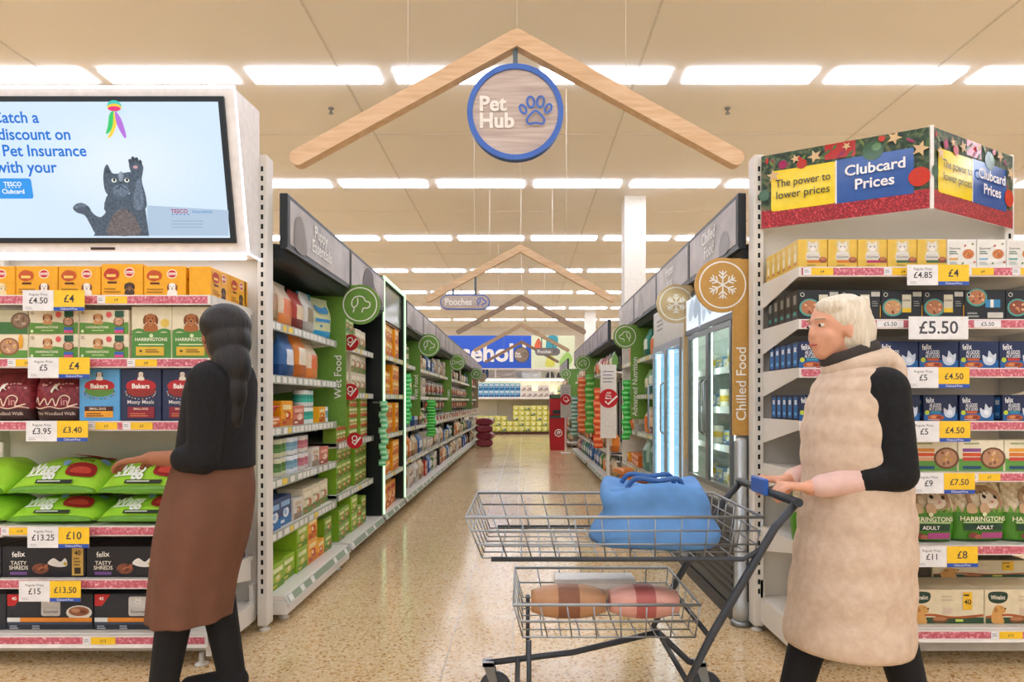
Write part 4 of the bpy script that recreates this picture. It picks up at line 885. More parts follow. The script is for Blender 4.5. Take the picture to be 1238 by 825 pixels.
# ================================================================ aisle shelving bays
GREEN = C('6d9a3c', .45); TAN = C('c79a4e', .45); TANL = C('d0b98a', .45); WHT = C('f2f2ea', .45)
ALLRAIL = C('a4aaa0', .4); GREENISH = C('8ea088', .4)
LAB_W, LAB_Y = C('e6e6e0', .45), C('efd04a', .45)
def bay(side, y0, y1, levels, xf, xb, xbase, base_z, label, boxed=False, back=OFFW, seed=1, group=None):
    """one shelving bay along the aisle; side -1 stands left of the aisle, +1 right"""
    o = thing('shelving_bay', label, 'shelving', ((xf+xb)/2, (y0+y1)/2, 0), group)
    s = -side            # direction from the back panel towards the aisle
    lo, hi = min, max
    def bx(b, xa, ya, za, xc, yc, zc, m, c=0): b.box(lo(xa, xc), ya, za, hi(xa, xc), yc, zc, m, c)
    b = MB(); bx(b, xb, y0+.004, .1, xb-s*.03, y1-.004, 2.0, back); part('back_panel', b, o)
    for yy in (y0+.004, y1-.034):
        b = MB(); bx(b, xb, yy, .05, xb+s*.04, yy+.03, 2.02, DARK); part('upright', b, o)
    rr = random.Random(seed)
    for z in levels:
        b = MB(); bx(b, xb+s*.04, y0+.006, z-.026, xf-s*.006, y1-.006, z, WHITEM)
        for yy in (y0+.006, y1-.009): b.prism([(xf-s*.008, z-.03), (xf-s*.008, z), (xb+s*.04, z), (xb+s*.04, z-.09)], yy, yy+.003, WHITEM, 'y')
        sh = part('shelf', b, o)
        b = MB(); bx(b, xf-s*.006, y0+.006, z-.044, xf+s*.006, y1-.006, z+.004, ALLRAIL if seed % 3 else GREENISH)
        d = b.on((xf+s*.006, y0 if s > 0 else y1, z-.044), (0, s, 0), (0, 0, 1), (s, 0, 0)); q = .02
        while q < (y1-y0)-.09:
            w = .05+.03*rr.random(); d.k = 0; d.rect(q, .007, q+w, .041, LAB_Y if rr.random() < .13 else LAB_W); q += w+.01+.06*rr.random()*rr.random()
        part('price_rail', b, sh)
    z = base_z; b = MB(); bx(b, xb, y0+.002, z-.03, xbase-s*.012, y1-.002, z, WHITEM, .003)
    if boxed: bx(b, xb, y0+.002, .05, xbase, y1-.002, z-.03, WHITEM, .004)
    else: bx(b, xb, y0+.002, .07, xbase-s*.14, y1-.002, z-.03, C('8d897f', .6))
    ba = part('base', b, o)
    b = MB(); b.prism([(xbase-s*.012, z-.002), (xbase+s*.012, z-.05), (xbase+s*.006, z-.055), (xbase-s*.02, z-.02)], y0+.002, y1-.002, C('cfd0cc', .35))
    b2 = b; q = .03; d = b.on((xbase-s*.012, y0 if s > 0 else y1, z-.002), (0, s, 0), Vector((s*.024, 0, -.048)), Vector((s*.048, 0, .024)).normalized())
    d.step = .001; d.rect(.02, .12, y1-y0-.02, .85, GREENISH)
    while q < (y1-y0)-.1:
        w = .06; d.k = 1; d.rect(q, .15, q+w, .82, LAB_W); q += w+.12+.3*rr.random()
    part('price_rail', b, ba)
    for yy in (y0+.12, y1-.12):
        b = MB(); b.lathe([(.03, 0), (.03, .008), (.012, .014), (.012, .072)], (xbase-s*.16 if not boxed else xbase-s*.06, yy, 0), [WHITEM], 10); part('foot', b, o)
    return o
def header(side, y0, y1, xface, xb, label, lines=None, pic=None, lit=None, canopy=True, z0=2.02, z1=2.325, poster=None):
    """dark framed sign board over a bay with the canopy that carries it"""
    s = -side; o = thing('header_board', label, 'sign board', (xface-s*.02, (y0+y1)/2, z0), 'header boards above the shelving' )
    a, c = sorted((xface, xface-s*.045))
    b = MB(); b.box(a, y0, z0, c, y1, z1, DARK, .004); part('frame', b, o)
    b = MB(); b.box(min(xface, xface+s*.003), y0+.03, z0+.035, max(xface, xface+s*.003), y1-.03, z1-.028, poster or POSTER)
    ln = y1-y0-.06; hh = z1-z0-.063
    d = b.on((xface+s*.003, (y0+.03) if s > 0 else (y1-.03), z0+.035), (0, s, 0), (0, 0, 1), (s, 0, 0)); d.step = .0012
    if pic: pic(d, ln, hh)
    part('poster', b, o)
    if lines:
        b = MB(); d = b.on((xface+s*.005, (y0+.03) if s > 0 else (y1-.03), z0+.035), (0, s, 0), (0, 0, 1), (s, 0, 0)); d.step = .002
        for t, p, q in lines:
            b = MB(); d.mb = b; d.k = 0; d.text(t, ln*p, hh*q, .072, WHT, 'l', .012); part('lettering', b, o)
    if canopy:
        b = MB(); b.prism([(xface-s*.02, z0-.002), (xface-s*.045, z0-.05), (xb+s*.045, z0-.035), (xb+s*.045, z0+.06), (xface-s*.05, z0+.03), (xface-s*.05, z0)], y0+.004, y1-.004, C('1b1f21', .5)); part('canopy', b, o)
        b = MB(); b.tube([(xface-s*.005, y0, z0+.008), (xface-s*.005, y1, z0+.008)], .006, STEEL, 6); part('edge_trim', b, o)
    return o
def blade(y, side, xc, xboard0, xboard1, zb, zt, zc, R, col, icon, text, label, ring=True, textz=None, th=.018):
    o = thing('category_blade_sign', label, 'blade sign', ((xboard0+xboard1)/2, y, zb), None)
    b = MB(); b.prism([(xboard0, zb), (xboard1, zb), (xboard1, zt), (xboard0, zt)], y, y+th, col)
    n = 40; b.prism([(xc+R*math.cos(2*PI*i/n), zc+R*math.sin(2*PI*i/n)) for i in range(n)], y-.0008, y+th+.0008, col)
    e0, e1 = sorted((xc, (xboard0+xboard1)/2)); b.box(e0, y-.0004, zc-R*.62, e1, y+th+.0004, zc+R*.97, col)
    part('board', b, o)
    d = None
    if ring:
        b = MB(); d = b.on((xc, y-.001, zc), (1, 0, 0), (0, 0, 1), (0, -1, 0)); d.step = .0012; d.ring(0, 0, R*.84, .008, WHT, 40); part('ring', b, o)
    b = MB(); d = b.on((xc, y-.001, zc), (1, 0, 0), (0, 0, 1), (0, -1, 0)); d.step = .0012; icon(d, R); part('emblem', b, o)
    if text:
        b = MB(); xm = (xboard1-.05) if side < 0 else xboard0+.05
        d = b.on((xm, y-.001, zb), (1, 0, 0), (0, 0, 1), (0, -1, 0)); d.step = .0012
        d.text(text, .018, textz or .06, .052, WHT, 'l', .01, None, PI/2); part('lettering', b, o)
    return o
def i_dog(fl): return lambda d, R: dogicon(d, 0, 0, R*.56, R*.055, WHT, fl)
def i_bone(d, R):
    P = [(-.3, .1), (-.42, .32), (-.6, .2), (-.56, .02), (-.66, -.14), (-.52, -.3), (-.34, -.14), (.3, .02)]
    Q = [(.34, .14), (.52, .3), (.66, .14), (.56, -.02), (.6, -.2), (.42, -.32), (.3, -.1)]
    d.stroke([(R*x, R*y) for x, y in [(-.3, .1), (-.38, .3), (-.56, .26), (-.56, .06), (-.66, -.1), (-.5, -.26), (-.32, -.12), (0, -.06), (.3, -.1), (.38, -.3), (.56, -.26), (.56, -.06), (.66, .1), (.5, .26), (.32, .12), (0, .1)]], R*.055, WHT, True)
def i_flake(d, R):
    for k in range(6):
        t = PI/6+PI/3*k; c, s_ = math.cos(t), math.sin(t)
        def q(r, e): return (R*(r*c-e*s_), R*(r*s_+e*c))
        d.k = k % 3; d.stroke([q(0, 0), q(.52, 0)], R*.055, WHT, False, 0)
        for r0, l in ((.22, .15), (.36, .13)):
            d.k = 3; d.stroke([q(r0, 0), q(r0+l, l)], R*.05, WHT, False, 0); d.stroke([q(r0, 0), q(r0+l, -l)], R*.05, WHT, False, 0)

XF_L, XB_L, XBASE_L, XH_L = -1.367, -1.87, -1.268, -1.265
XF_R, XB_R, XBASE_R, XH_R = 1.195, 1.72, 1.115, 1.158
L1 = [1.64, 1.345, 1.055, .765, .475]; L2 = [1.64, 1.27, .89, .505]
BOARD_OLIVE = C('6d9a3c', .5)
LB_Y = [(3.56, 4.845), (4.885, 6.04), (6.125, 7.115)]
y = 7.205
while y < 20.4: LB_Y.append((y, min(y+1.2, 20.7))); y += 1.215
NAMES_L = ['nearest left bay', 'second left bay', 'yellow left bay']+[ORD[i]+' left bay' for i in range(3, 16)]
NB = len(LB_Y)
for i, (a, c) in enumerate(LB_Y):
    lab = ('nearest aisle shelving bay on the left, just behind the left display', 'aisle bay on the left full of green cartons', 'aisle bay on the left inside the glowing green frame')[i] if i < 3 else 'left aisle shelving bay, %s counted from the camera end' % ORD[i]
    bay(-1, a, c, L1 if i == 0 else L2, XF_L if i != 2 else -1.292, XB_L, XBASE_L, .155, lab, i == 0, OFFW if i < 3 else C('c9c5ba', .6), i+1, 'left aisle shelving bays')
def pic_dog(d, w, h): d.blob([(w*.35, .0), (w*.3, h*.5), (w*.42, h*.95), (w*.6, h*.9), (w*.66, h*.5), (w*.9, h*.2), (w*.9, 0)], C('4a3f3c')); d.blob([(w*.55, h*.2), (w*.6, h*.4), (w*.8, h*.3), (w*.78, h*.1)], C('b56a72'))
def pic_animal(k):
    def f(d, w, h):
        c = ('9b938d', 'a39b94', '938c86')[k % 3]; d.blob([(w*.2, 0), (w*.24, h*.6), (w*.34, h*.85), (w*.46, h*.6), (w*.5, 0)], C(c)); d.blob([(w*.6, h*.1), (w*.62, h*.5), (w*.8, h*.55), (w*.82, h*.1)], C('b1a9a3'))
    return f
header(-1, LB_Y[0][0], LB_Y[0][1], XH_L, XB_L, 'nearest left header board with white Puppy Essentials lettering', [('Puppy', .34, .58), ('Essentials', .30, .2)], lambda d, w, h: d.blob([(w*.06, 0), (w*.06, h*.6), (w*.14, h*.8), (w*.2, h*.5), (w*.22, 0)], C('7d736c')))
header(-1, LB_Y[1][0]-.03, LB_Y[1][1], XH_L, XB_L, 'second left header board with a dark dog picture', None, pic_dog)
for i in range(3, NB): header(-1, LB_Y[i][0], LB_Y[i][1]+.008, XH_L, XB_L, 'grey left header board, %s counted from the camera end' % ORD[i], None, pic_animal(i), z1=2.315)

# ---- glowing green portal round the yellow bay
o = thing('lit_portal_frame', 'black portal with a glowing green edge around the yellow carton bay', 'frame', (-1.57, 6.62, 0))
PB = C('14191a', .35); GL = C('c4f5bd', .4, 0, 1.6)
for ya, yb in ((6.045, 6.12), (7.12, 7.2)):
    b = MB(); b.box(-1.87, ya, .16, -1.285, yb, 2.36, PB, .003); part('post', b, o)
b = MB(); b.box(-1.87, 6.12, 2.33, -1.285, 7.12, 2.36, PB); b.box(-1.87, 6.12, 1.955, -1.32, 7.12, 1.975, C('7a5a38', .5)); part('top_rail', b, o)
b = MB(); b.box(-1.318, 6.121, 1.98, -1.31, 7.119, 2.328, C('77806f', .15)); part('smoked_panel', b, o)
b = MB(); zt, zb = 2.362, .165
for ya in (6.105, 7.19): b.box(-1.2852, ya-.012, zb, -1.272, ya+.012, zt, GL)
b.box(-1.2852, 6.117, zt-.024, -1.272, 7.178, zt, GL); part('edge_light', b, o)

# ---- blade signs
blade(4.858, -1, -1.194, -1.86, -1.30, 1.02, 2.015, 1.915, .146, GREEN, i_dog(1), 'Wet Food', 'green blade sign nearest on the left, with a dog head above white lettering', textz=.2)
for i, (yy, ic, tx, col, lab) in enumerate(((8.411, i_dog(1), 'Wet Food', GREEN, 'second green blade sign on the left, dog head disc'), (12.056, i_bone, 'Treats', GREEN, 'third blade sign on the left, green disc with a bone'), (16.9165, i_dog(1), None, C('5f8a3f', .5), 'fourth blade sign on the left, small green disc'), (19.346, i_dog(1), None, C('9a8a6a', .5), 'farthest blade sign on the left, small tan disc'))):
    blade(yy-.004, -1, -1.194, -1.86, -1.30, 1.02, 2.015, 1.915, .146, col, ic, tx, lab, th=.012, textz=.2)
blade(3.545, 1, 1.07, 1.127, 1.215, 1.02, 1.965, 1.826, .147, TAN, i_flake, 'Chilled Food', 'large tan blade sign with a white snowflake, beside the chiller', textz=.08)
blade(4.62, 1, 1.07, 1.127, 1.70, .8, 1.96, 1.885, .135, TANL, i_flake, None, 'smaller pale tan snowflake blade sign between chiller and freezer')
blade(6.895, 1, 1.07, 1.125, 1.66, 1.02, 1.975, 1.88, .125, GREEN, i_dog(-1), 'Advanced Nutrition', 'nearest green blade sign on the right, dog head disc', textz=.03)
blade(11.69, 1, 1.065, 1.12, 1.66, 1.02, 1.99, 1.88, .135, GREEN, i_dog(-1), None, 'second green blade sign on the right, beyond the white panel')
blade(16.3, 1, 1.06, 1.12, 1.66, 1.02, 1.99, 1.88, .135, C('5f8a3f', .5), i_dog(-1), None, 'farthest green blade sign on the right, above the red bin')

# ---- right side: chiller, freezer, shelving
GLASS = bpy.data.materials.new('door_glass'); GLASS.use_nodes = True
nt = GLASS.node_tree; nt.nodes.remove(nt.nodes['Principled BSDF'])
tr = nt.nodes.new('ShaderNodeBsdfTransparent'); tr.inputs[0].default_value = (.9, .95, .93, 1); gl = nt.nodes.new('ShaderNodeBsdfGlossy'); gl.inputs['Roughness'].default_value = .03
fr = nt.nodes.new('ShaderNodeFresnel'); fr.inputs[0].default_value = 1.5; mx = nt.nodes.new('ShaderNodeMixShader')
ge = nt.nodes.new('ShaderNodeNewGeometry'); iv = nt.nodes.new('ShaderNodeMath'); iv.operation = 'SUBTRACT'; iv.inputs[0].default_value = 1; nt.links.new(ge.outputs['Backfacing'], iv.inputs[1])
mu = nt.nodes.new('ShaderNodeMath'); mu.operation = 'MULTIPLY'; nt.links.new(fr.outputs[0], mu.inputs[0]); nt.links.new(iv.outputs[0], mu.inputs[1]); nt.links.new(mu.outputs[0], mx.inputs[0]); nt.links.new(tr.outputs[0], mx.inputs[1]); nt.links.new(gl.outputs[0], mx.inputs[2]); nt.links.new(mx.outputs[0], nt.nodes['Material Output'].inputs[0])
CASE = C('b9bdbb', .35, .3); CASED = C('3a3f42', .4)
o = thing('chiller_cabinet', 'glass-door chiller under the tan snowflake sign on the right', 'chiller', (1.45, 4.09, 0))
ya, yb = 3.57, 4.61; xa = 1.16
b = MB(); b.box(1.70, ya, .08, 1.76, yb, 1.955, C('dfe9e2', .4)); b.box(xa+.05, yb-.049, .68, 1.70, yb-.045, 1.9, C('dfe9e2', .4)); b.box(xa, ya, .62, 1.70, ya+.045, 1.955, CASE); b.box(xa, yb-.045, .62, 1.70, yb, 1.955, CASE); b.box(xa, ya+.045, 1.92, 1.70, yb-.045, 1.955, CASED); b.box(xa, ya+.045, .62, 1.70, yb-.045, .68, CASE); part('case', b, o)
b = MB(); b.box(xa-.01, ya, .08, 1.70, yb, .62, CASED, .006)
for k in range(8): b.box(xa-.014, ya+.06, .14+.045*k, xa-.009, yb-.06, .16+.045*k, C('1d2022'))
b.box(xa-.02, ya, .0, 1.7, yb, .08, C('24282a')); part('grille_base', b, o)
b = MB(); b.box(xa-.028, ya+.01, 1.655, xa-.003, yb-.005, 1.685, C('4a5156', .3)); b.box(xa-.022, ya+.01, 1.685, xa-.0, yb-.005, 1.9, C('6a7276', .3)); part('light_box_frame', b, o)
b = MB(); b.box(xa-.026, ya+.03, 1.69, xa-.022, yb-.02, 1.895, C('dfe9f2', .3, 0, .9)); d = b.on((xa-.026, yb-.02, 1.69), (0, -1, 0), (0, 0, 1), (-1, 0, 0)); d.step = .0008
for k in range(10):
    r = random.Random(k+5); d.ell(.08+.85*r.random(), .05+.1*r.random(), .05+.05*r.random(), .03+.03*r.random(), C(('b7c6d6', 'c9d9e6', '9fb0c0')[k % 3], .3, 0, .8), 12, r.random()*3)
part('light_box', b, o)
for k in range(2):
    y0_, y1_ = ya+.05+.47*k, ya+.05+.47*(k+1)
    b = MB(); m = C('7d8486', .3, .5)
    b.box(xa-.022, y0_, .69, xa-.002, y0_+.028, 1.65, m); b.box(xa-.022, y1_-.028, .69, xa-.002, y1_, 1.65, m); b.box(xa-.022, y0_+.028, .69, xa-.002, y1_-.028, .72, m); b.box(xa-.022, y0_+.028, 1.62, xa-.002, y1_-.028, 1.65, m)
    dr = part('door', b, o)
    b = MB(); b.box(xa-.014, y0_+.028, .72, xa-.009, y1_-.028, 1.62, GLASS); part('glass', b, dr)
    yh = y1_-.05 if k == 0 else y0_+.05
    b = MB(); b.tube([(xa-.03, yh, 1.0), (xa-.055, yh, 1.02), (xa-.055, yh, 1.32), (xa-.03, yh, 1.34)], .008, STEEL, 8); part('handle', b, dr)
CHZ = [.70, .93, 1.16, 1.40]
for z in CHZ[1:]:
    b = MB(); b.box(xa+.05, ya+.05, z-.012, 1.69, yb-.05, z, C('cfd6d4', .3)); b.box(xa+.045, ya+.05, z-.03, xa+.052, yb-.05, z+.01, C('dfe5e2', .3)); part('shelf', b, o)
b = MB(); b.box(xa+.03, ya+.06, 1.895, xa+.08, yb-.06, 1.918, C('eefaf4', .4, 0, 16.0)); b.box(xa+.02, yb-.052, .72, xa+.045, yb-.046, 1.88, C('eefaf4', .4, 0, 5.0)); ym = (ya+yb)/2; b.box(xa+.002, ym-.018, .74, xa+.008, ym+.018, 1.88, C('eefaf4', .4, 0, 9.0)); b.box(xa+.002, ya+.05, .74, xa+.008, ya+.075, 1.88, C('eefaf4', .4, 0, 9.0)); part('interior_light', b, o)
o2 = thing('steel_bollard', 'rounded steel corner post below the large tan snowflake sign', 'post', (1.17, 3.55, 0))
b = MB(); b.lathe([(.042, .0), (.042, .12), (.034, .13), (.034, .985), (.028, 1.005), (.0, 1.01)], (1.172, 3.5545, 0), [C('b9bec0', .3, .6)], 20); part('post', b, o2)
b = MB(); b.lathe([(.055, 0), (.055, .02), (.043, .03)], (1.172, 3.5545, 0), [STEEL], 20); part('collar', b, o2)
o = thing('freezer_cabinet', 'tall freezer with two brightly lit blue-white doors on the right', 'freezer', (1.45, 5.2, 0))
ya, yb = 4.66, 5.74; xa = 1.135
b = MB(); b.box(1.68, ya, .05, 1.76, yb, 1.955, CASE); b.box(xa, ya, .42, 1.68, ya+.04, 1.955, C('c6c4ba', .4)); b.box(xa, yb-.04, .42, 1.68, yb, 1.955, C('c6c4ba', .4)); b.box(xa, ya+.04, 1.66, 1.68, yb-.04, 1.955, C('c9c7bd', .4)); b.box(xa, ya+.04, .1, 1.68, yb-.04, .46, C('aab0b0', .4)); b.box(xa+.03, ya, 0, 1.68, yb, .1, CASED)
d = b.on((xa, yb-.04, 1.66), (0, -1, 0), (0, 0, 1), (-1, 0, 0)); bars(d, .1, .4, .2, 3, .018, .018, '8d8c84'); d.ring(.3, .14, .06, .006, C('a3a198')); bars(d, .62, .9, .2, 2, .018, .018, '8d8c84', 8); part('case', b, o)
for k in range(2):
    y0_, y1_ = ya+.045+.495*k, ya+.045+.495*(k+1)
    b = MB(); m = C('a9adad', .3, .5)
    b.box(xa-.018, y0_, .47, xa-.003, y0_+.028, 1.66, m); b.box(xa-.018, y1_-.028, .47, xa-.003, y1_, 1.66, m); b.box(xa-.018, y0_+.028, .47, xa-.003, y1_-.028, .52, m); b.box(xa-.018, y0_+.028, 1.61, xa-.003, y1_-.028, 1.66, m); dr = part('door', b, o)
    b = MB(); b.box(xa-.012, y0_+.028, .52, xa-.008, y1_-.028, 1.61, GLASS); part('glass', b, dr)
    b = MB(); yl = y0_+.09
    b.box(xa+.012, y1_-.062, .54, xa+.036, y1_-.05, 1.60, C('eaf5ff', .4, 0, 6.0)); part('light_strip', b, dr)
    b = MB(); b.box(xa, y1_-.05, .53, xa+.2, y1_-.035, 1.61, C('9fd4f5', .4, 0, 1.3)); part('light_diffuser', b, dr)
    b = MB(); b.tube([(xa-.034, y1_-.03, .95), (xa-.06, y1_-.03, .97), (xa-.06, y1_-.03, 1.33), (xa-.034, y1_-.03, 1.35)], .008, STEEL, 8); part('handle', b, dr)
for z in (.55, .83, 1.11, 1.39):
    b = MB(); b.box(xa+.10, ya+.045, z-.012, 1.67, yb-.045, z, C('cfe0ea', .3)); part('shelf', b, o)

RB_Y = [(5.78, 6.88), (6.93, 7.95), (9.02, 10.2), (10.215, 11.4), (11.71, 12.9), (12.915, 14.1), (14.115, 14.95), (17.2, 18.4), (18.415, 19.6), (19.615, 20.8)]
NAMES_R = ['first right bay', 'second right bay']+[ORD[i]+' right bay' for i in range(2, 10)]
for i, (a, c) in enumerate(RB_Y):
    bay(1, a, c, L2 if i < 2 else [1.64, .505] if i in (2, 3, 4) else L2, XF_R, XB_R, XBASE_R, .155, ('right aisle bay of pet food bags just beyond the lit freezer', 'right aisle bay beyond the nearest green blade sign')[i] if i < 2 else 'right aisle shelving bay, %s counted from the camera end' % ORD[i], False, OFFW, i+3, 'right aisle shelving bays')
header(1, 3.56, 4.6, XH_R, XB_R, 'nearest right header board with white Chilled Food lettering', [('Chilled', .32, .58), ('Food', .38, .2)], lambda d, w, h: d.blob([(w*.7, 0), (w*.72, h*.4), (w*.8, h*.5), (w*.88, h*.3), (w*.88, 0)], C('8c8a88')))
header(1, 4.605, 5.73, XH_R, XB_R, 'second right header board with white Frozen Food lettering', [('Frozen', .34, .58), ('Food', .38, .2)])
for i, (a, c) in enumerate(((5.735, 6.885), (6.89, 7.97), (9.0, 10.2), (10.205, 11.4), (11.405, 12.6), (12.605, 13.8), (13.805, 14.97), (17.2, 18.4), (18.405, 19.6), (19.605, 20.8))):
    header(1, a, c, XH_R, XB_R, 'plain grey right header board, %s beyond the Frozen Food one' % ORD[i], None, pic_animal(i))
b = MB(); b.box(1.2, 7.97, .05, 1.74, 8.0, 2.03, C('e6e2d8', .5)); b.box(1.2, 7.965, 0, 1.74, 8.005, .05, C('8d897f')); solo('end_panel', b, 'plain white end panel closing the right shelving before the gap', 'panel')
def price_match(x, y, w, z0, z1, zc, R, label, col, txt, pole=True):
    o = thing('promotion_board', label, 'promotion board', (x, y, 0))
    b = MB(); b.box(x-w/2, y, z0, x+w/2, y+.03, z1, C(col, .45), .003); d = b.on((x-w/2, y, z0), (1, 0, 0), (0, 0, 1), (0, -1, 0)); d.step = .0008
    for k in range(4): d.k -= 1 if k else 0; d.rect(w*.14, z1-z0-.10-.045*k, w*(.84-.1*(k % 2)), z1-z0-.085-.045*k, C('8d8d98'))
    d.rect(w*.2, .16, w*.8, .165, C('b9b6ae')); bd = part('board', b, o)
    b = MB(); n = 32; b.prism([(x+R*math.cos(2*PI*i/n), zc+R*math.sin(2*PI*i/n)) for i in range(n)], y-.006, y, C('c01a28', .4)); d = b.on((x, y-.006, zc), (1, 0, 0), (0, 0, 1), (0, -1, 0)); d.step = .0008
    if txt: d.text('Aldi', 0, R*.48, R*.2, WHT, 'c', .02); d.text('Price', 0, R*.2, R*.2, WHT, 'c', .02); d.text('Match', 0, -.08*R, R*.2, WHT, 'c', .02); d.stroke([(-R*.35, -R*.3), (-R*.05, -R*.62), (R*.9, R*.25)], R*.17, WHT, False, 0)
    else: d.ring(0, R*.1, R*.42, R*.08, WHT); d.stroke([(-R*.1, -R*.1), (R*.1, -R*.5), (R*.7, 0)], R*.15, WHT, False, 0)
    part('red_disc', b, o)
    b = MB(); b.box(x-.02, y+.03, .02, x+.02, y+.06, z0+.1, C('c9c7c0', .4)); part('pole', b, o)
    b = MB(); b.box(x-w/2+.01, y-.10, 0, x+w/2-.01, y+.14, .02, C('c9c7c0', .4)); part('foot', b, o)
price_match(1.13, 8.72, .21, .72, 1.69, 1.245, .125, 'tall white board with a red tick disc on the right', 'dcd9d2', True)
price_match(1.0, 15.4, .24, .83, 1.6, 1.25, .125, 'smaller grey board with a red tick disc beside the red bin', 'b9b5ac', False)
def wobbler(x, y, z, label):
    o = thing('price_match_disc', label, 'price disc', (x, y, z), None)
    b = MB(); R = .062; n = 28; b.prism([(x+R*math.cos(2*PI*i/n), z+R*math.sin(2*PI*i/n)) for i in range(n)], y-.003, y, C('c01a28', .4)); part('disc', b, o)
    b = MB(); d = b.on((x, y-.003, z), (1, 0, 0), (0, 0, 1), (0, -1, 0)); d.step = .0008; d.stroke([(-R*.3, -R*.1), (R*.0, -R*.5), (R*.75, R*.45)], R*.2, WHT, False, 0); d.ring(0, R*.3, R*.3, R*.12, WHT); part('tick', b, o)
    b = MB(); b.box(x-.06, y+.0005, z-.008, x-.04, y+.002, z+.008, WHT); b.box(XF_L-.0, y+.0005, z-.006, x-.05, y+.002, z+.006, WHT); part('clip', b, o)
wobbler(-1.295, 4.97, 1.645, 'red tick disc on the top rail of the green carton bay'); wobbler(-1.295, 4.97, 1.275, 'red tick disc on the second rail of the green carton bay'); wobbler(-1.295, 5.1, .90, 'red tick disc on the middle rail of the green carton bay')
# ================================================================ aisle stock
K = {}
def kind(k, mesh, w, h, d, desc, name, cat): K[k] = (mesh, w, h, d, desc, name, cat)
def CT(k, w, d, h, col, pr, desc, name='pet_food_carton', seed=1, top=None):
    kind(k, carton(w, d, h, col, f_block(pr, seed), None, top), w, h, d, desc, name, 'carton')
def SK(k, w, d, h, base, band, top, panel, desc, name='pet_food_pouch', cat='pouch', rows=14, seg=20, belly=.6):
    kind(k, sack(w, d, h, p_block(base, band, top, panel), rows=rows, seg=seg, belly=belly), w, h, d, desc, name, cat)
def TN(k, r, h, cols, desc): kind(k, tin(r, h, cols, 14), 2*r+.004, h, 2*r, desc, 'pet_food_tin', 'tin')
CT('green', .17, .14, .115, '79a428', ('4f7f22', 'c9773f', 'd8d9a0'), 'green meat carton', seed=2)
CT('green2', .115, .10, .088, '86ab3c', ('b5482e', 'd99a4a', 'e8e2bf'), 'green and orange carton', seed=5)
CT('lime', .2, .2, .14, '8fb52a', ('5f8a22', 'c9b84a', 'dce0b0'), 'lime carton', seed=4)
CT('yellow', .19, .15, .15, 'eaa01a', ('c2701a', 'c02a2a', 'f4dfa8'), 'yellow dog carton', seed=3)
CT('yellowb', .26, .16, .24, 'e69a22', ('c2601c', 'f0cfa0', 'c02a2a'), 'large yellow carton', seed=6)
CT('yellows', .15, .12, .11, 'efac1c', ('d0761c', 'c02a2a', 'f4dfa8'), 'small yellow carton', 'treat_carton', seed=7)
CT('cream', .2, .16, .17, 'd8cfb4', ('6f8a4a', 'b5754a', 'efe8d2'), 'cream and green carton', seed=8)
CT('navy', .2, .16, .17, '23406f', ('2f6fa8', 'dfe4ea', '8fb5d8'), 'navy carton', seed=9)
CT('blue', .18, .12, .2, '3f78b5', ('24508a', 'e0c46a', 'e2e8ee'), 'blue carton', 'treat_carton', seed=10)
CT('white', .16, .14, .13, 'd9d5cb', ('8d8a80', 'b5754a', 'c9b79a'), 'white and grey carton', seed=11)
CT('red', .15, .12, .1, 'b5382c', ('7c2018', 'e0b48c', 'e8d8c4'), 'red carton', 'treat_carton', seed=12)
CT('salmon', .2, .12, .12, 'c9705a', ('9c4434', 'f0d9c9', 'e8b9a8'), 'salmon pink carton', seed=13)
CT('black', .2, .16, .14, '26221f', ('8a5a2a', 'c9773f', 'c9bfa8'), 'black carton', seed=14)
CT('orange', .2, .14, .06, 'd96f2a', ('b5501c', 'e8b07a', 'f0d9c0'), 'flat orange carton', 'treat_carton', seed=15)
SK('beige', .2, .1, .26, 'cbbb9a', '8a6f4a', 'b5a684', 'a5754a', 'beige pouch', 'dry_food_pouch')
SK('brown', .19, .1, .25, '7a5a3c', '4f3a26', '6a4c30', 'cfae84', 'brown pouch', 'dry_food_pouch')
SK('blueb', .2, .1, .26, '3a6aa5', '24487a', '2f5a92', 'd9dee6', 'blue pouch', 'dry_food_pouch')
SK('whiteb', .2, .1, .27, 'd6d3cb', 'a8a49a', 'c2beb4', '9a8a74', 'white pouch')
SK('greenb', .2, .1, .25, '5f8a3f', '3c6428', '4f7a34', 'd8d2b4', 'green pouch')
SK('redb', .2, .1, .25, 'a8382c', '6f2018', '8c2c22', 'e2c9a8', 'red pouch', 'dry_food_pouch')
SK('teal', .21, .11, .28, '2f8a78', '1f5f54', '3a9a86', 'd9e0d4', 'teal pouch', 'dry_food_pouch')
SK('mint', .24, .12, .32, '9dbcb0', '5f8a7c', '88aa9c', '4a7a6c', 'mint green bag', 'dry_food_bag', 'bag')
SK('peach', .22, .12, .26, 'e0cdb4', 'd9803c', 'c9b89c', 'e0703a', 'white and orange bag', 'dry_food_bag', 'bag')
SK('orangeb', .24, .12, .30, 'd9822f', 'b5601c', 'e09a4a', 'e9dcc4', 'orange bag', 'dry_food_bag', 'bag')
SK('purple', .2, .1, .22, '8a5a9a', '5f3a6f', '7a4a8a', 'd9c4e0', 'purple bag', 'dry_food_bag', 'bag')
TN('tealt', .045, .11, ('e0e6e2', '3fb5a0', '2f9a88', 'dfe6e0'), 'teal tin'); TN('pinkt', .045, .11, ('d9d2cc', 'c9808a', 'b56a74', 'd9d2cc'), 'pink tin')
TN('bluet', .045, .11, ('dfe4e8', '8ab0c4', '6f9ab0', 'dfe4e8'), 'pale blue tin'); TN('greent', .045, .11, ('c9c8a8', '5f8a4a', '4a7038', 'c9c8a8'), 'green tin')
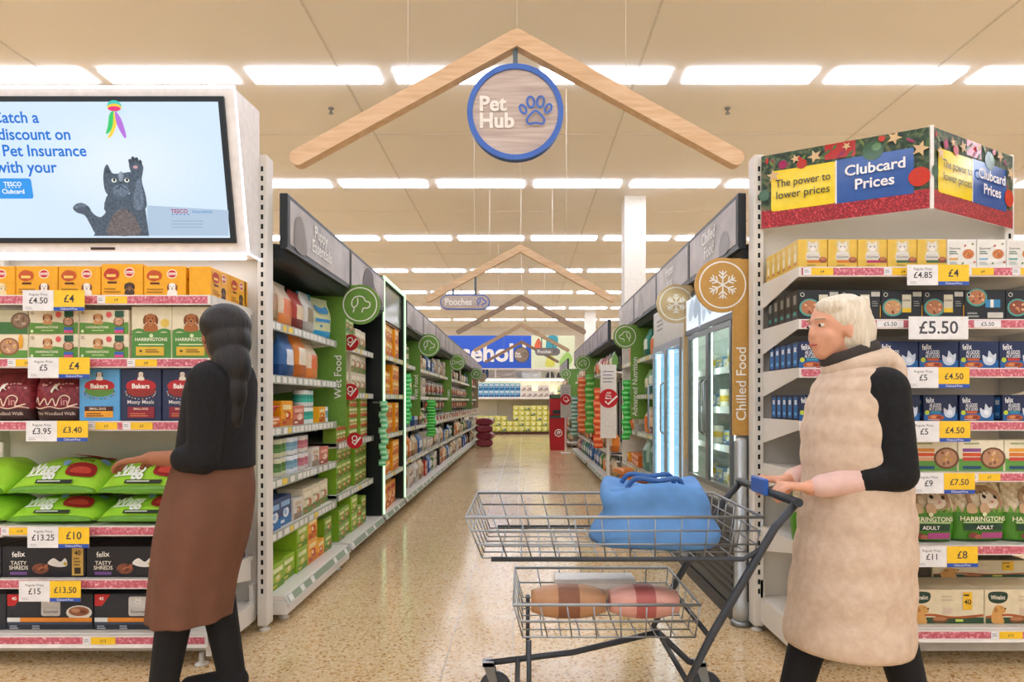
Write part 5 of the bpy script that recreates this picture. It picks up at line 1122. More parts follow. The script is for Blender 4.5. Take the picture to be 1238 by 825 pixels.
LV = {5: ['top shelf', 'fifth shelf up', 'fourth shelf up', 'third shelf up', 'second shelf up', 'base'], 4: ['top shelf', 'fourth shelf up', 'third shelf up', 'second shelf up', 'base'], 2: ['top shelf', 'second shelf up', 'base']}
LAY = ['', ', second layer', ', third layer', ', fourth layer', ', fifth layer']
XF3 = -1.292
def fill(side, bi, levels, li, spec, back=.022):
    """spec: (kind, layers, facings) from the near end to the far end of one shelf"""
    y0, y1 = (LB_Y if side < 0 else RB_Y)[bi]; names = NAMES_L if side < 0 else NAMES_R
    lev = levels+[.155]; z = lev[li]; base = li == len(levels)
    xf = (XF3 if bi == 2 and side < 0 else XF_L if side < 0 else XF_R) if not base else ((XF_L+.02) if side < 0 else XF_R-.0)
    y = y0+.04; cnt = {}
    for k, layers, n in spec:
        if k is None: y += n; continue
        mesh, w, h, d, desc, name, cat = K[k]
        for i in range(n):
            if y+w > y1-.03: break
            cnt[k] = cnt.get(k, 0)+1
            for q in range(layers):
                dep = d/2 if cat in ('pouch', 'bag', 'tin') else 0
                j = .012*((i*7+q*3) % 3)
                x = xf+side*(back+j+dep)
                lab = '%s, %s along%s, %s of the %s' % (desc, ORD[cnt[k]-1], LAY[q], LV[len(levels)][li], names[bi])
                put(name, lab, cat, mesh, x, y+w/2, z+(h+.0008)*q, PI/2 if side < 0 else -PI/2, '%s stock, %s' % (names[bi], LV[len(levels)][li]))
            y += w+.006
# nearest left bay
fill(-1, 0, L1, 0, [('beige', 1, 1), ('peach', 1, 1), ('redb', 1, 1), ('whiteb', 1, 1)])
fill(-1, 0, L1, 1, [(None, 0, .26), ('blueb', 1, 1), ('orangeb', 1, 1), ('peach', 1, 1)])
fill(-1, 0, L1, 2, [('orange', 1, 1), ('yellowb' if 0 else 'yellow', 1, 1), ('salmon', 1, 1), ('tealt', 2, 3), ('redb' if 0 else 'yellows', 1, 1), ('bluet', 1, 1)])
fill(-1, 0, L1, 3, [(None, 0, .16), ('greent', 2, 2), ('bluet', 2, 2), ('pinkt', 2, 2), ('white', 1, 1), ('salmon', 1, 1)])
fill(-1, 0, L1, 4, [('navy', 1, 2), ('white', 1, 1), ('cream', 1, 3)])
fill(-1, 0, L1, 5, [('lime', 1, 2), ('lime', 2, 1), ('yellow', 2, 1), ('yellows', 1, 1), ('green', 2, 1)])
ic = carton(.19, .10, .225, '5a9ccf', f_biscuit(0)); put('biscuit_carton', 'light blue biscuit carton facing the camera in the nearest left bay', 'carton', ic, -1.495, 3.60, L1[1], 0)
def p_wipes(u, v, f): return '2f9ac9' if v < .2 else ('d8dcae' if v < .92 else 'c9cfa0')
def x_wipes(d, w, h): d.blob([(-.2*w, h*.62), (-.25*w, h*.8), (0, h*.74), (.25*w, h*.8), (.2*w, h*.62)], C('3f8fc9')); d.rect(-.3*w, h*.4, .3*w, h*.48, C('3f8fc9')); d.ell(-.1*w, h*.3, .05*w, .03*h, C('4a9ac9'))
put('training_pad_pack', 'pale green and blue pack at the far end of the nearest top shelf', 'pack', sack(.25, .12, .29, p_wipes, extras=x_wipes), -1.46, 4.66, L1[0], PI/2*.75)
def p_tealwhite(u, v, f): return '1fa0b8' if v > .86 or v < .14 or abs(u) > .82 else 'd9dde0'
put('puppy_food_pouch', 'white pouch with a turquoise border on the nearest top shelf', 'pouch', sack(.2, .1, .29, p_tealwhite), -1.475, 4.44, L1[0], PI/2*.9)
def p_crumple(u, v, f): return 'e0dbd2' if v > .5 else ('e9b53a' if v > .1 else 'c98a2a')
put('puppy_food_bag', 'tall yellow bag with a white crumpled top on the nearest top shelf', 'bag', sack(.19, .11, .36, p_crumple), -1.62, 3.86, L1[0], PI/2)
def dish():
    b = MB(); b.lathe([(.05, 0), (.06, .006), (.085, .05), (.10, .055), (.098, .06), (.078, .052), (.055, .014), (.0, .012)], (0, 0, 0), [C('b51c1c', .25)], 24); return b.build('dish')
o = put('pet_dish', 'red pet dish on the fourth shelf up of the nearest left bay', 'dish', dish(), -1.455, 3.68, L1[2]+.062, 0)
def stand_pouch(): return sack(.10, .06, .17, lambda u, v, f: 'e9c23a' if .25 < v < .5 else ('3f7fae' if v < .2 else 'dfe0dc'), rows=14, seg=20)
put('treat_pouch', 'white, yellow and blue standing pouch at the nearest left bay front', 'pouch', stand_pouch(), -1.43, 3.63, L1[3], PI/2*.6)
# green bay
fill(-1, 1, L2, 0, [('greenb', 1, 1), ('green', 2, 2), ('cream', 1, 2)])
fill(-1, 1, L2, 1, [('cream', 1, 2), ('cream', 2, 3)])
fill(-1, 1, L2, 2, [('green2', 3, 3), ('green2', 4, 6)])
fill(-1, 1, L2, 3, [('green', 3, 6)])
fill(-1, 1, L2, 4, [('green', 2, 2), ('lime', 2, 1), ('green2', 2, 1), ('green', 2, 1)])
# yellow bay
for li in range(4): fill(-1, 2, L2, li, [('yellow', 2, 4)] if li % 2 == 0 else [('yellows', 2, 3), ('yellow', 2, 2)], .012)
fill(-1, 2, L2, 4, [('yellowb', 1, 3)], -.03)
# the far left bays
seqs = [['cream', 'beige', 'navy', 'blueb', 'cream'], ['beige', 'white', 'greenb', 'brown', 'white'], ['blue', 'navy', 'whiteb', 'beige', 'red'], ['brown', 'cream', 'white', 'blueb', 'greent'], ['red', 'black', 'beige', 'orangeb', 'cream']]
MULT = {'carton': 1, 'pouch': 1, 'bag': 1, 'tin': 2}
for bi in range(3, NB):
    r = random.Random(bi*13)
    for li in range(5):
        if bi >= 5 and li in (1, 2): continue             # hanging packs there
        sq = seqs[(bi+2*li) % 5]; sp = []
        for k in r.sample(sq, 3 if bi < 9 else 2):
            lay = 2 if K[k][2] < .15 else 1
            sp.append((k, lay, 2 if bi < 8 else 3))
        fill(-1, bi, L2, li, sp)
# right bays of bags
fill(1, 0, L2, 0, [('peach', 1, 3), ('teal', 1, 1)]); fill(1, 0, L2, 1, [('greenb', 1, 1), ('whiteb', 1, 1), ('teal', 1, 1), ('greenb', 1, 1)])
fill(1, 0, L2, 2, [('peach', 1, 1), ('redb', 1, 2), ('peach', 1, 1)]); fill(1, 0, L2, 3, [('mint', 1, 4)])
fill(1, 0, L2, 4, [('greenb', 1, 1), ('redb', 1, 1), ('blueb', 1, 1), ('teal', 1, 1), ('greenb', 1, 1)])
fill(1, 1, L2, 0, [('peach', 1, 1), ('whiteb', 1, 1), ('peach', 1, 1)]); fill(1, 1, L2, 1, [('purple', 1, 3)]); fill(1, 1, L2, 2, [('whiteb', 1, 2), ('peach', 1, 2)]); fill(1, 1, L2, 3, [('orange', 2, 3), ('yellows', 1, 1)])
def p_or(u, v, f): return 'e3d6bf' if .35 < v < .6 and f else ('d9822f' if v < .9 else 'b5641f')
os_ = sack(.34, .078, .5, p_or, True, belly=.5, rows=16, seg=24)
for i in range(4): put('dry_food_sack', 'orange dog food sack lying in the pile beyond the green sign, %s' % ('at the bottom', 'second up', 'third up', 'on top, sticking out')[i], 'sack', os_, 1.09-(.05 if i == 3 else 0), 7.2+.06*(i % 2), .156+.079*i, -PI/2+.1*(i-1), 'orange sacks')
for bi in range(2, 10):
    r = random.Random(bi*7)
    lv = [1.64, .505] if bi in (2, 3, 4) else L2
    for li in range(len(lv)+1):
        if bi > 4 and bi < 7 and li in (1, 2): continue
        cs = (['blueb', 'greenb', 'teal', 'blueb'] if li == len(lv) and bi in (3, 4, 5) else ['greenb', 'redb', 'orangeb', 'peach', 'brown', 'beige'])
        ks = r.sample(cs, 2 if bi > 6 else 3)
        fill(1, bi, lv, li, [(k, 1, 2) for k in ks])
# chiller and freezer contents
tub = carton(.13, .1, .07, 'd9d6c9', f_block(('6f9a4a', 'd8c04a', 'e8e4d6'), 3)); tray = carton(.15, .12, .09, '7fa5c4', f_block(('3f6fa0', 'e6e2d2', 'd9c24a'), 6)); roll = tin(.04, .12, ('e8e2cf', 'd9b53a', 'e8e2cf'))
for li, z in enumerate(CHZ):
    for i in range(6):
        m, n_, c_ = ((tub, 'fresh_food_tub', 'tub'), (tray, 'fresh_food_tray', 'tray'), (roll, 'fresh_food_roll', 'roll'))[(i+li) % 3]
        z0_ = z if li else .681
        put(n_, '%s %s from the camera on the %s shelf inside the chiller' % ({'tub': 'cream tub', 'tray': 'blue tray', 'roll': 'white and yellow roll'}[c_], ORD[i], ('lowest', 'second', 'third', 'top')[li]), c_, m, 1.28, 3.70+.152*i, z0_, -PI/2, 'chiller stock')
fz = [carton(.19, .14, .06, c, f_block(p, 4)) for c, p in (('6f9fc4', ('3f6fa0', 'dfe6ea', 'e8e4d6')), ('c9d6dc', ('7fa5b5', '4a7a9a', 'e8eef0')))]
for li, z in enumerate((.55, .83, 1.11, 1.39)):
    for i in range(4):
        for q in range(2): put('frozen_food_box', '%s frozen box, %s from the camera, %s of two, %s freezer shelf' % (('blue', 'pale')[(i+li) % 2], ORD[i], ('lower', 'upper')[q], ('lowest', 'second', 'third', 'top')[li]), 'box', fz[(i+li) % 2], 1.30, 4.86+.225*i, z+.0608*q, -PI/2, 'freezer stock')

# ---- hanging packs on bars (peg area of the far bays)
def hang_mesh(card, blob, w=.10, h=.21):
    b = MB(); b.box(-w/2, -.001, -h, w/2, .001, 0, C(card, .45)); b.box(-.004, -.03, -.022, .004, .03, -.016, STEEL)
    d = b.on((-w/2, -.001, -h), (1, 0, 0), (0, 0, 1), (0, -1, 0)); d.rect(.006, h*.72, w-.006, h*.86, C('e2ddd0'))
    b.ball((0, -.014, -h*.58), w*.36, .018, h*.24, C(blob, .4), 10, 6); return b.build('pack')
HM = [(hang_mesh(a, c), n) for a, c, n in (('3a3530', 'c9b79a', 'dark'), ('c9c4b8', '8a5a3c', 'pale'), ('b53a2e', 'e0d0b4', 'red'), ('3f6f9c', 'd9d4c4', 'blue'), ('7a7468', 'b5452e', 'grey'), ('5f8a3f', 'e0d9bf', 'green'))]
def hang(side, bi, zs, n, pal, nm):
    y0, y1 = (LB_Y if side < 0 else RB_Y)[bi]; x = (XF_L if side < 0 else XF_R)+side*.11
    bars_ = []
    for zi, z in enumerate(zs):
        ob = MB(); ob.tube([(x+side*.0, y0+.012, z-.019+.012), (x, y1-.012, z-.019+.012)], .007, STEEL, 6)
        for yy in (y0+.02, y1-.03): ob.box(min(x, (XB_L if side < 0 else XB_R)), yy, z-.018, max(x, (XB_L if side < 0 else XB_R)), yy+.012, z-.002, STEEL)
        solo('hanging_bar', ob, 'steel hanging bar, %s in the %s' % (('upper', 'middle', 'lower')[zi], nm), 'rail', 'hanging bars')
        for i in range(n):
            m, dn = HM[pal[(i+zi) % len(pal)]]; yy = y0+.09+(y1-y0-.18)*i/(n-1)
            put('hanging_pack', '%s hanging pack, %s along the %s bar, %s' % (dn, ORD[i], ('upper', 'middle', 'lower')[zi], nm), 'pack', m, x-side*.02, yy, z-.0008, PI/2 if side < 0 else -PI/2, 'hanging packs')
for bi in range(5, NB): hang(-1, bi, (1.52, 1.27, 1.02), 8, ((0, 1, 4), (1, 4, 3), (2, 0, 1), (4, 1, 0), (0, 2, 4))[bi % 5], NAMES_L[bi])
for bi in (5, 6): hang(1, bi, (1.5, 1.24, 1.0), 8, ((2, 5, 1), (3, 2, 0))[bi % 2], NAMES_R[bi])
# ---- vertical strips of pouches clipped to the shelf edges
def strip(x, y, z1, z0, col, col2, w, label, n=12, lean=0.0):
    o = thing('clip_strip', label, 'clip strip', (x, y, z0))
    b = MB(); b.box(x-.012, y+.004, z0, x+.012, y+.007, z1, C('d9d9d2', .4)); part('strip', b, o)
    xs = XF_L if x < 0 else XF_R; q0, q1 = sorted((x, xs))
    b = MB(); b.box(q0, y+.004, z1-.012, q1, y+.007, z1, STEEL); part('hook', b, o)
    h = (z1-z0)/n
    for i in range(n):
        b = MB(); zz = z1-h*(i+1); sw = .012*math.sin(i*2.1); R = []
        for q in range(7):
            v = q/6; k = math.sin(PI*min(max(v, .06), .94))**.6; R.append([(x+sw+w/2*math.cos(2*PI*j/12)*(.92+.08*k), y-.016+(.003+.017*k)*math.sin(2*PI*j/12)-.01*(1-v), zz+v*h*1.15) for j in range(12)])
        b.loft(R, C(col, .3), True, True, lambda i_, j_: C(col2 if 1 < i_ < 4 and 7 <= j_ <= 10 else col, .3)); part('pouch', b, o)
strip(-1.262, 6.02, 1.20, .62, '7fd6a0', 'b9ecc8', .07, 'pale green strip of pouches hanging at the first glowing post')
strip(-1.27, 7.30, 1.5, .95, '3fc96a', '8fe0a0', .08, 'green strip of pouches hanging past the second glowing post')
strip(-1.27, 9.2, 1.22, .72, '35b83a', '7fdc7c', .12, 'bright green strip of pouches among the far left bays')
strip(1.10, 6.93 if 0 else 7.02, 1.42, .80, '3cc04a', '7fe08a', .09, 'bright green strip of pouches beside the nearest right green sign')
strip(1.06, 9.28, 1.38, .55, 'd9532c', 'e8905a', .13, 'orange strip of toys nearest beyond the white promotion board', 10)
strip(1.07, 10.6, 1.62, .7, '4aa03c', '8fc46a', .14, 'green strip of toys beyond the orange ones', 10)
strip(1.06, 11.80, 1.62, .65, 'e0622f', 'f0a070', .16, 'tall orange strip of toys under the second right green sign', 11)
strip(1.06, 13.6, 1.3, .5, '6fa090', 'c9d9c9', .14, 'pale teal strip of toys far along the right side', 10)
# ================================================================ far end of the aisle
o = thing('far_shelving', 'wide white shelving across the far end below the blue sign', 'shelving', (0, 24.9, 0))
b = MB(); b.box(-3.2, 25.2, 0, 3.0, 25.26, 2.4, C('e0dac8', .6)); part('back_panel', b, o)
b = MB(); b.box(-3.2, 24.35, 1.33, 3.0, 25.2, 1.37, WHITEM); b.box(-3.2, 24.34, 1.30, 3.0, 24.352, 1.38, C('f2f0ea', .4)); part('shelf', b, o)
b = MB(); b.box(-3.2, 24.3, 2.02, 3.0, 25.2, 2.08, WHITEM); part('canopy', b, o)
b = MB(); b.box(-2.3, 24.45, 1.985, 1.7, 24.75, 2.02, C('fff8ea', .4, 0, 7.0)); part('shelf_light', b, o)
b = MB(); b.box(-3.2, 24.3, 0, 3.0, 25.2, .10, C('4a2c22', .6)); part('base', b, o)
for x in (-3.1, -1.0, 1.0, 2.9):
    b = MB(); b.box(x-.03, 25.12, .1, x+.03, 25.198, 2.4, WHITEM); part('upright', b, o)
    b = MB(); b.box(x-.02, 24.24, 2.08, x+.02, 24.3, 2.44, WHITEM); b.box(x-.02, 24.29, 2.08, x+.02, 24.33, 2.44, WHITEM); part('sign_post', b, o)
pk = carton(.20, .18, .19, 'd9d65a', f_block(('b5b52c', 'eef0d0', 'f0eebc'), 3)); pk2 = carton(.20, .18, .19, 'cfd06a', f_block(('8fa03a', '2f4a8a', 'f0eebc'), 5))
for c in range(14):
    x = -1.55+.215*c; hgt = 3 if c < 6 else 5
    if c in (12, 13): hgt = 4
    for r in range(hgt):
        if c == 5 and r > 1: continue
        put('toilet_roll_pack', 'yellow paper roll pack, column %s from the left, %s layer, far end base' % (ORD[c], ORD[r]), 'pack', pk if (c+r) % 4 else pk2, x, 24.36, .10+.1915*r, 0, 'yellow roll packs at the far end')
kb = carton(.19, .16, .255, '6fb0d0', f_block(('2f6fa8', '1f4f8a', 'e8eef2'), 7)); kw = carton(.2, .16, .22, 'e0d8cf', f_block(('c9b9ac', '4a342c', 'e8e0d8'), 9)); ky = carton(.17, .16, .19, 'c9c46a', f_block(('4f7f6f', '3f6fa0', 'e8e4c0'), 8))
for i in range(8):
    for r in range(2): put('kitchen_roll_pack', 'blue roll pack, %s from the left, %s layer on the far shelf' % (ORD[i], ORD[r]), 'pack', kb, -1.55+.196*i, 24.40, 1.37+.2565*r, 0, 'blue roll packs at the far end')
for i in range(6):
    for r in range(2):
        if r and i in (2, 5): continue
        put('tissue_box', 'cream tissue box, %s from the left, %s layer on the far shelf' % (ORD[i], ORD[r]), 'box', kw, .06+.207*i-.02, 24.40, 1.37+.2215*r, 0, 'cream boxes at the far end')
for i in range(5):
    for r in range(2): put('kitchen_roll_pack', 'yellow-green roll pack, %s from the left, %s layer, right end of far shelf' % (ORD[i], ORD[r]), 'pack', ky, 1.37+.176*i, 24.40, 1.37+.1915*r, 0, 'yellow green packs at the far end')
def hat():
    b = MB(); b.lathe([(.16, 0), (.17, .02), (.15, .1), (.12, .19), (.05, .23), (.0, .235)], (0, 0, 0), [C('4a4745', .6)], 18); b.ball((0, -.03, .12), .10, .13, .03, C('393735', .6), 12, 6); return b.build('bin')
for i in range(2): put('dark_tub', 'dark rounded tub on top of the far shelving, %s' % ('left one', 'right one')[i], 'tub', hat(), 1.02+.4*i, 24.6, 2.08, 0, 'dark tubs')
put('storage_box', 'beige box on top of the far shelving at left', 'box', carton(.95, .4, .30, 'c9bfae', f_block(('b5aa98', 'd6cdbd', 'bdb2a0'), 2)), -.75, 24.5, 2.08)
put('storage_box', 'white box on top of the far shelving, near the middle', 'box', carton(.7, .4, .26, 'efeee9', f_block(('e2e0da', 'f6f5f2', 'dad8d2'), 2)), .32, 24.5, 2.08)
for i in range(2): put('roll_tube', 'dark blue tube standing on top of the far shelving, %s' % ('left', 'right')[i], 'tube', tin(.05, .32, ('3a5a7a', '2f4a6a', '3a5a7a')), -1.45+.13*i, 24.5, 2.08, 0, 'blue tubes')
# ---- red collection bin
o = thing('collection_bin', 'tall red collection bin with a white spiral at the right aisle end', 'bin', (.88, 16.5, 0))
b = MB(); b.loft([[(.88+sx*w, 16.5+sy*.18, z) for sx, sy in ((-1, -1), (1, -1), (1, 1), (-1, 1))] for z, w in ((.0, .19), (.05, .205), (.86, .225))], C('a81a20', .35), True, False)
d = b.on((.88, 16.5-.181, .43), (1, 0, 0), (0, 0, 1), (0, -1, 0)); d.step = .004
d.ring(0, 0, .085, .018, WHT, 28); d.stroke([(.045*math.cos(t)*(1-t/14), .045*math.sin(t)*(1-t/14)) for t in [i*.6 for i in range(16)]], .016, WHT, False, 2); part('body', b, o)
b = MB(); b.box(.665, 16.318, .86, 1.095, 16.68, 1.27, C('a3181e', .35), .01); b.box(.74, 16.31, .9, 1.02, 16.32, 1.0, C('2a2a2c', .5)); b.box(.665, 16.29, .80, 1.0, 16.319, .86, C('2f4a44', .5)); part('hood', b, o)
b = MB(); b.box(.67, 16.36, 1.27, 1.09, 16.66, 1.38, C('1f2422', .5), .008); b.box(.70, 16.355, 1.29, 1.06, 16.36, 1.36, C('4f6a4a', .5)); part('top_sign', b, o)
# ---- burgundy sacks stacked on the floor
def p_burg(u, v, f): return ('6e2430', '7c2c38', '8a3a40')[int((u+1)*4+v*5) % 3] if not (f and .3 < v < .6 and abs(u) < .5) else 'b58a84'
bs = sack(.46, .19, .6, p_burg, True, belly=.8, rows=16, seg=24)
for i in range(4): put('pet_food_sack', 'burgundy sack in the floor pile far along the left side, %s' % ('at the bottom', 'second up', 'third up', 'on top')[i], 'sack', bs, -1.0-.03*(i % 2), 17.5, .0+.186*i, (.12, -.15, .2, -.1)[i], 'burgundy sacks')
# ================================================================ people and the trolley
def remesh(o, vox, smooth=4):
    m = o.modifiers.new('join', 'REMESH'); m.mode = 'VOXEL'; m.voxel_size = vox; m.use_smooth_shade = True
    if smooth: k = o.modifiers.new('soften', 'SMOOTH'); k.iterations = smooth; k.factor = .5
    return o
def limb(b, pts, rs, mat):
    for i in range(len(pts)-1): b.cap(pts[i], rs[i], pts[i+1], rs[i+1], mat)
def hand(b, w, d, up, side, mat, grip=None, curl=1.0):
    """w wrist, d direction of the palm, up = back of the hand, side = towards the thumb"""
    w, d, up, side = Vector(w), unit(Vector(d)), unit(Vector(up)), unit(Vector(side))
    pc = w+d*.085
    for t in (-.03, -.01, .01, .03): b.cap(w+side*t*.55+d*.01, .0155, pc+side*t, .0115, mat, 10)
    for t, L in ((.032, .070), (.011, .079), (-.011, .073), (-.032, .057)):
        p = pc+side*t; dir_ = d.copy(); seg = [p]
        for q, a in enumerate((.55, .75, .7)):
            an = a*curl; dir_ = unit(dir_*math.cos(an)-up*math.sin(an)) if q == 0 else unit(dir_*math.cos(an)+unit(dir_.cross(dir_.cross(up)) if False else (-up*dir_.dot(d)-d*(-dir_.dot(up))*1.0))*math.sin(an))
            p = p+dir_*L*(.46, .30, .24)[q]; seg.append(p)
        limb(b, seg, [.0098, .0092, .0084, .0074], mat)
    tp = w+d*.028+side*.026; t1 = tp+(side*.7+d*.55-up*.35)*.036; t2 = t1+(d*.7-up*.8+side*.05)*.03
    limb(b, [w+d*.012+side*.012, tp, t1, t2], [.015, .0125, .0105, .0088], mat)
def head(b, c, fx, mat, s=1.0):
    """face looking along the horizontal unit vector fx"""
    c = Vector(c); f = Vector((*fx, 0)); sd = Vector((-f.y, f.x, 0)); up = Vector((0, 0, 1)); ang = math.atan2(f.y, f.x)
    def P(a, l, u): return c+(f*a+sd*l+up*u)*s
    def E(p, a, l, u):
        n = len(b.v); b.ball((0, 0, 0), a*s, l*s, u*s, mat, 16, 12)
        R = Matrix.Rotation(ang, 3, 'Z'); b.v[n:] = [p+R @ v for v in b.v[n:]]
    E(P(-.012, 0, .022), .094, .076, .094); E(P(.02, 0, -.035), .068, .060, .075); E(P(.042, 0, -.082), .034, .036, .03)
    E(P(.084, 0, -.022), .018, .013, .016); limb(b, [P(.076, 0, .015), P(.088, 0, -.016)], [.009*s, .012*s], mat)
    E(P(.066, 0, .028), .022, .052, .011)
    for q in (-1, 1): E(P(.05, q*.035, -.03), .025, .024, .026); E(P(-.008, q*.076, -.012), .016, .009, .03)
    E(P(.074, 0, -.055), .012, .026, .0065); E(P(.073, 0, -.066), .011, .021, .006)
    return P
def face_parts(o, P, fx, lipcol, browcol):
    for q in (-1, 1):
        b = MB(); p = P(.072, q*.032, .008); b.ball(p, .0105, .0105, .0075, C('d9d0c6', .25), 12, 8); b.ball(P(.0795, q*.033, .0075), .0045, .006, .0058, C('2a211c', .2), 8, 6); part('eye', b, o)
        b = MB(); b.cap(P(.084, q*.016, .032), .0035, P(.072, q*.050, .030), .003, C(browcol, .8), 8); part('eyebrow', b, o)
    b = MB(); b.cap(P(.084, -.018, -.060), .0042, P(.087, 0, -.0585), .0055, C(lipcol, .5), 8); b.cap(P(.087, 0, -.0585), .0055, P(.084, .018, -.060), .0042, C(lipcol, .5), 8); part('lips', b, o)
def rings(rows, n=28, quilt=0.0, nq=0):
    """rows: (x, y, z, rx, ry) with smooth interpolation"""
    out = []; K_ = 10
    P = [Vector((r[0], r[1], r[2])) for r in rows]; S = [Vector((r[3], r[4], 0)) for r in rows]
    A_ = smooth_pts(P, K_); B_ = smooth_pts(S, K_)
    for i, (p, s_) in enumerate(zip(A_, B_)):
        w = 1+quilt*abs(math.sin(PI*nq*i/(len(A_)-1))) if quilt else 1
        out.append([p+Vector((s_.x*w*math.cos(2*PI*k/n), s_.y*w*math.sin(2*PI*k/n), 0)) for k in range(n)])
    return out

# ---- the woman pushing the trolley
SK1 = C('d9a184', .5, 0, 0, .03, 40., .35); SK2 = C('9a6446', .5, 0, 0, .03, 40., .35)
W = thing('person', 'pale-haired person in a long beige padded coat pushing the trolley to the left', 'person', (1.2, 2.38, 0))
b = MB(); P = head(b, (1.118, 2.38, 1.462), (-.98, -.2), SK1)
limb(b, [(1.15, 2.38, 1.44), (1.185, 2.38, 1.31), (1.21, 2.38, 1.12), (1.235, 2.38, .88)], [.052, .058, .125, .135], SK1)
for s_, ys in ((-1, 2.235), (1, 2.525)):
    limb(b, [(1.205, 2.38, 1.24), (1.225, ys, 1.235)], [.075, .05], SK1)
    el = (1.245, ys-.045*(1 if s_ < 0 else -1), .965); wr = (.985, 2.27 if s_ < 0 else 2.475, .905)
    limb(b, [(1.225, ys, 1.235), el, wr], [.048, .040, .027], SK1)
    hand(b, wr, (-.97, 0, .10), (-.1, 0, 1), (0, 1 if s_ < 0 else -1, 0), SK1, None, 1.15)
limb(b, [(1.25, 2.31, .84), (1.275, 2.31, .47), (1.375, 2.31, .115)], [.095, .062, .042], SK1)
limb(b, [(1.23, 2.45, .84), (1.10, 2.45, .47), (1.0, 2.45, .10)], [.095, .062, .042], SK1)
remesh(part('body', b, W), .0065, 2)
face_parts(W, P, (-.98, -.2), 'b5655a', 'b09a80')
HAIR = ramp_mat('pale_hair', 'noise', [(.3, 'cfc3ab'), (.7, 'ebe3d2')], .6, (8, 8, 1), 3, .3, tscale=14.)
b = MB()
for c_, r_ in (((1.15, 2.38, 1.505), (.098, .09, .083)), ((1.185, 2.38, 1.45), (.078, .088, .10)), ((1.10, 2.355, 1.538), (.055, .062, .038)), ((1.165, 2.385, 1.545), (.06, .06, .045)), ((1.20, 2.38, 1.395), (.045, .07, .05))): b.ball(c_, *r_, HAIR, 18, 12)
for k in range(10):
    t = k/9; b.cap((1.15+.04*math.cos(k), 2.38-.075*math.cos(PI*t), 1.55), .02, (1.19+.04*t, 2.38-.088*math.cos(PI*t), 1.38), .014, HAIR, 8)
remesh(part('hair', b, W), .009, 2)
b = MB(); b.loft(rings([(1.205, 2.38, 1.335, .07, .085), (1.205, 2.38, 1.30, .115, .165), (1.20, 2.38, 1.22, .15, .195), (1.19, 2.38, 1.08, .168, .205), (1.195, 2.38, .92, .172, .20), (1.195, 2.38, .75, .188, .21), (1.18, 2.38, .55, .20, .215), (1.165, 2.38, .335, .212, .22)], 32, .035, 11), QUILT, True); part('coat', b, W)
b = MB(); b.tube([(1.205+.085*math.cos(t), 2.38+.095*math.sin(t), 1.335+.02*math.cos(t)) for t in [2*PI*i/20 for i in range(20)]], .04, QUILT, 10, True); b.ball((1.305, 2.38, 1.30), .05, .11, .085, QUILT, 16, 10); remesh(part('hood', b, W), .01, 2)
b = MB(); b.tube([(1.175+.075*math.cos(t), 2.38+.08*math.sin(t), 1.372+.028*math.cos(t)) for t in [2*PI*i/18 for i in range(18)]], .026, C('3c3634', .85), 8, True); part('scarf', b, W)
for s_, ys in ((-1, 2.235), (1, 2.525)):
    ey = ys-.045*(1 if s_ < 0 else -1); wy = 2.27 if s_ < 0 else 2.475
    b = MB(); limb(b, [(1.222, ys+.004*(1 if s_ < 0 else -1), 1.238), (1.245, ey, .962), (1.15, ey+(wy-ey)*.36, .94)], [.082, .062, .052], KNIT); remesh(part('sleeve', b, W), .01, 2)
    b = MB(); limb(b, [(1.16, ey+(wy-ey)*.32, .942), (1.02, ey+(wy-ey)*.84, .912)], [.050, .040], C('dcb9ae', .8)); remesh(part('cuff', b, W), .008, 2)
BLK = C('121214', .8)
for pts in ([(1.25, 2.31, .80), (1.275, 2.31, .47), (1.368, 2.31, .13)], [(1.23, 2.45, .80), (1.10, 2.45, .47), (1.005, 2.45, .12)]):
    b = MB(); limb(b, pts, [.10, .075, .058], BLK); remesh(part('trouser_leg', b, W), .01, 2)
for ax, ay, pitch in ((1.375, 2.31, .045), (1.0, 2.45, 0)):
    b = MB(); limb(b, [(ax+.03, ay, .055+pitch), (ax-.10, ay, .036), (ax-.17, ay, .034)], [.048, .042, .033], C('1a1a1c', .5)); b.box(ax-.19, ay-.04, .0, ax-.02, ay+.04, .02, C('2a2a2c', .6)); remesh(part('shoe', b, W), .008, 2)

# ---- the dark-haired person by the left display
V = thing('person', 'dark-haired person in black jacket and long brown skirt beside the left display', 'person', (-1.28, 2.66, 0))
b = MB(); P = head(b, (-1.205, 2.66, 1.465), (-.72, .69), SK2)
limb(b, [(-1.20, 2.66, 1.45), (-1.195, 2.66, 1.33), (-1.21, 2.66, 1.14), (-1.235, 2.66, .92)], [.05, .055, .12, .13], SK2)
for s_, ys in ((-1, 2.52), (1, 2.80)):
    limb(b, [(-1.20, 2.66, 1.27), (-1.20, ys, 1.27)], [.07, .055], SK2)
    el = (-1.20 if s_ < 0 else -1.23, ys-.03*(1 if s_ < 0 else -1), .985); wr = (-1.42, 2.52 if s_ < 0 else 2.76, .985)
    limb(b, [(-1.20, ys, 1.27), el, wr], [.052, .04, .026], SK2)
    hand(b, wr, (-1, .05, -.12), (-.1, 0, 1), (0, 1 if s_ < 0 else -1, 0), SK2, None, .5)
limb(b, [(-1.27, 2.60, .86), (-1.34, 2.60, .48), (-1.41, 2.60, .10)], [.095, .062, .042], SK2)
limb(b, [(-1.25, 2.72, .86), (-1.27, 2.72, .48), (-1.20, 2.72, .13)], [.095, .062, .042], SK2)
remesh(part('body', b, V), .0065, 2)
face_parts(V, P, (-.72, .69), '8a4a40', '1a1412')
DH = ramp_mat('dark_hair', 'noise', [(.3, '0c0a0a'), (.7, '1e1917')], .45, (8, 8, 1), 3, .3, tscale=14.)
b = MB()
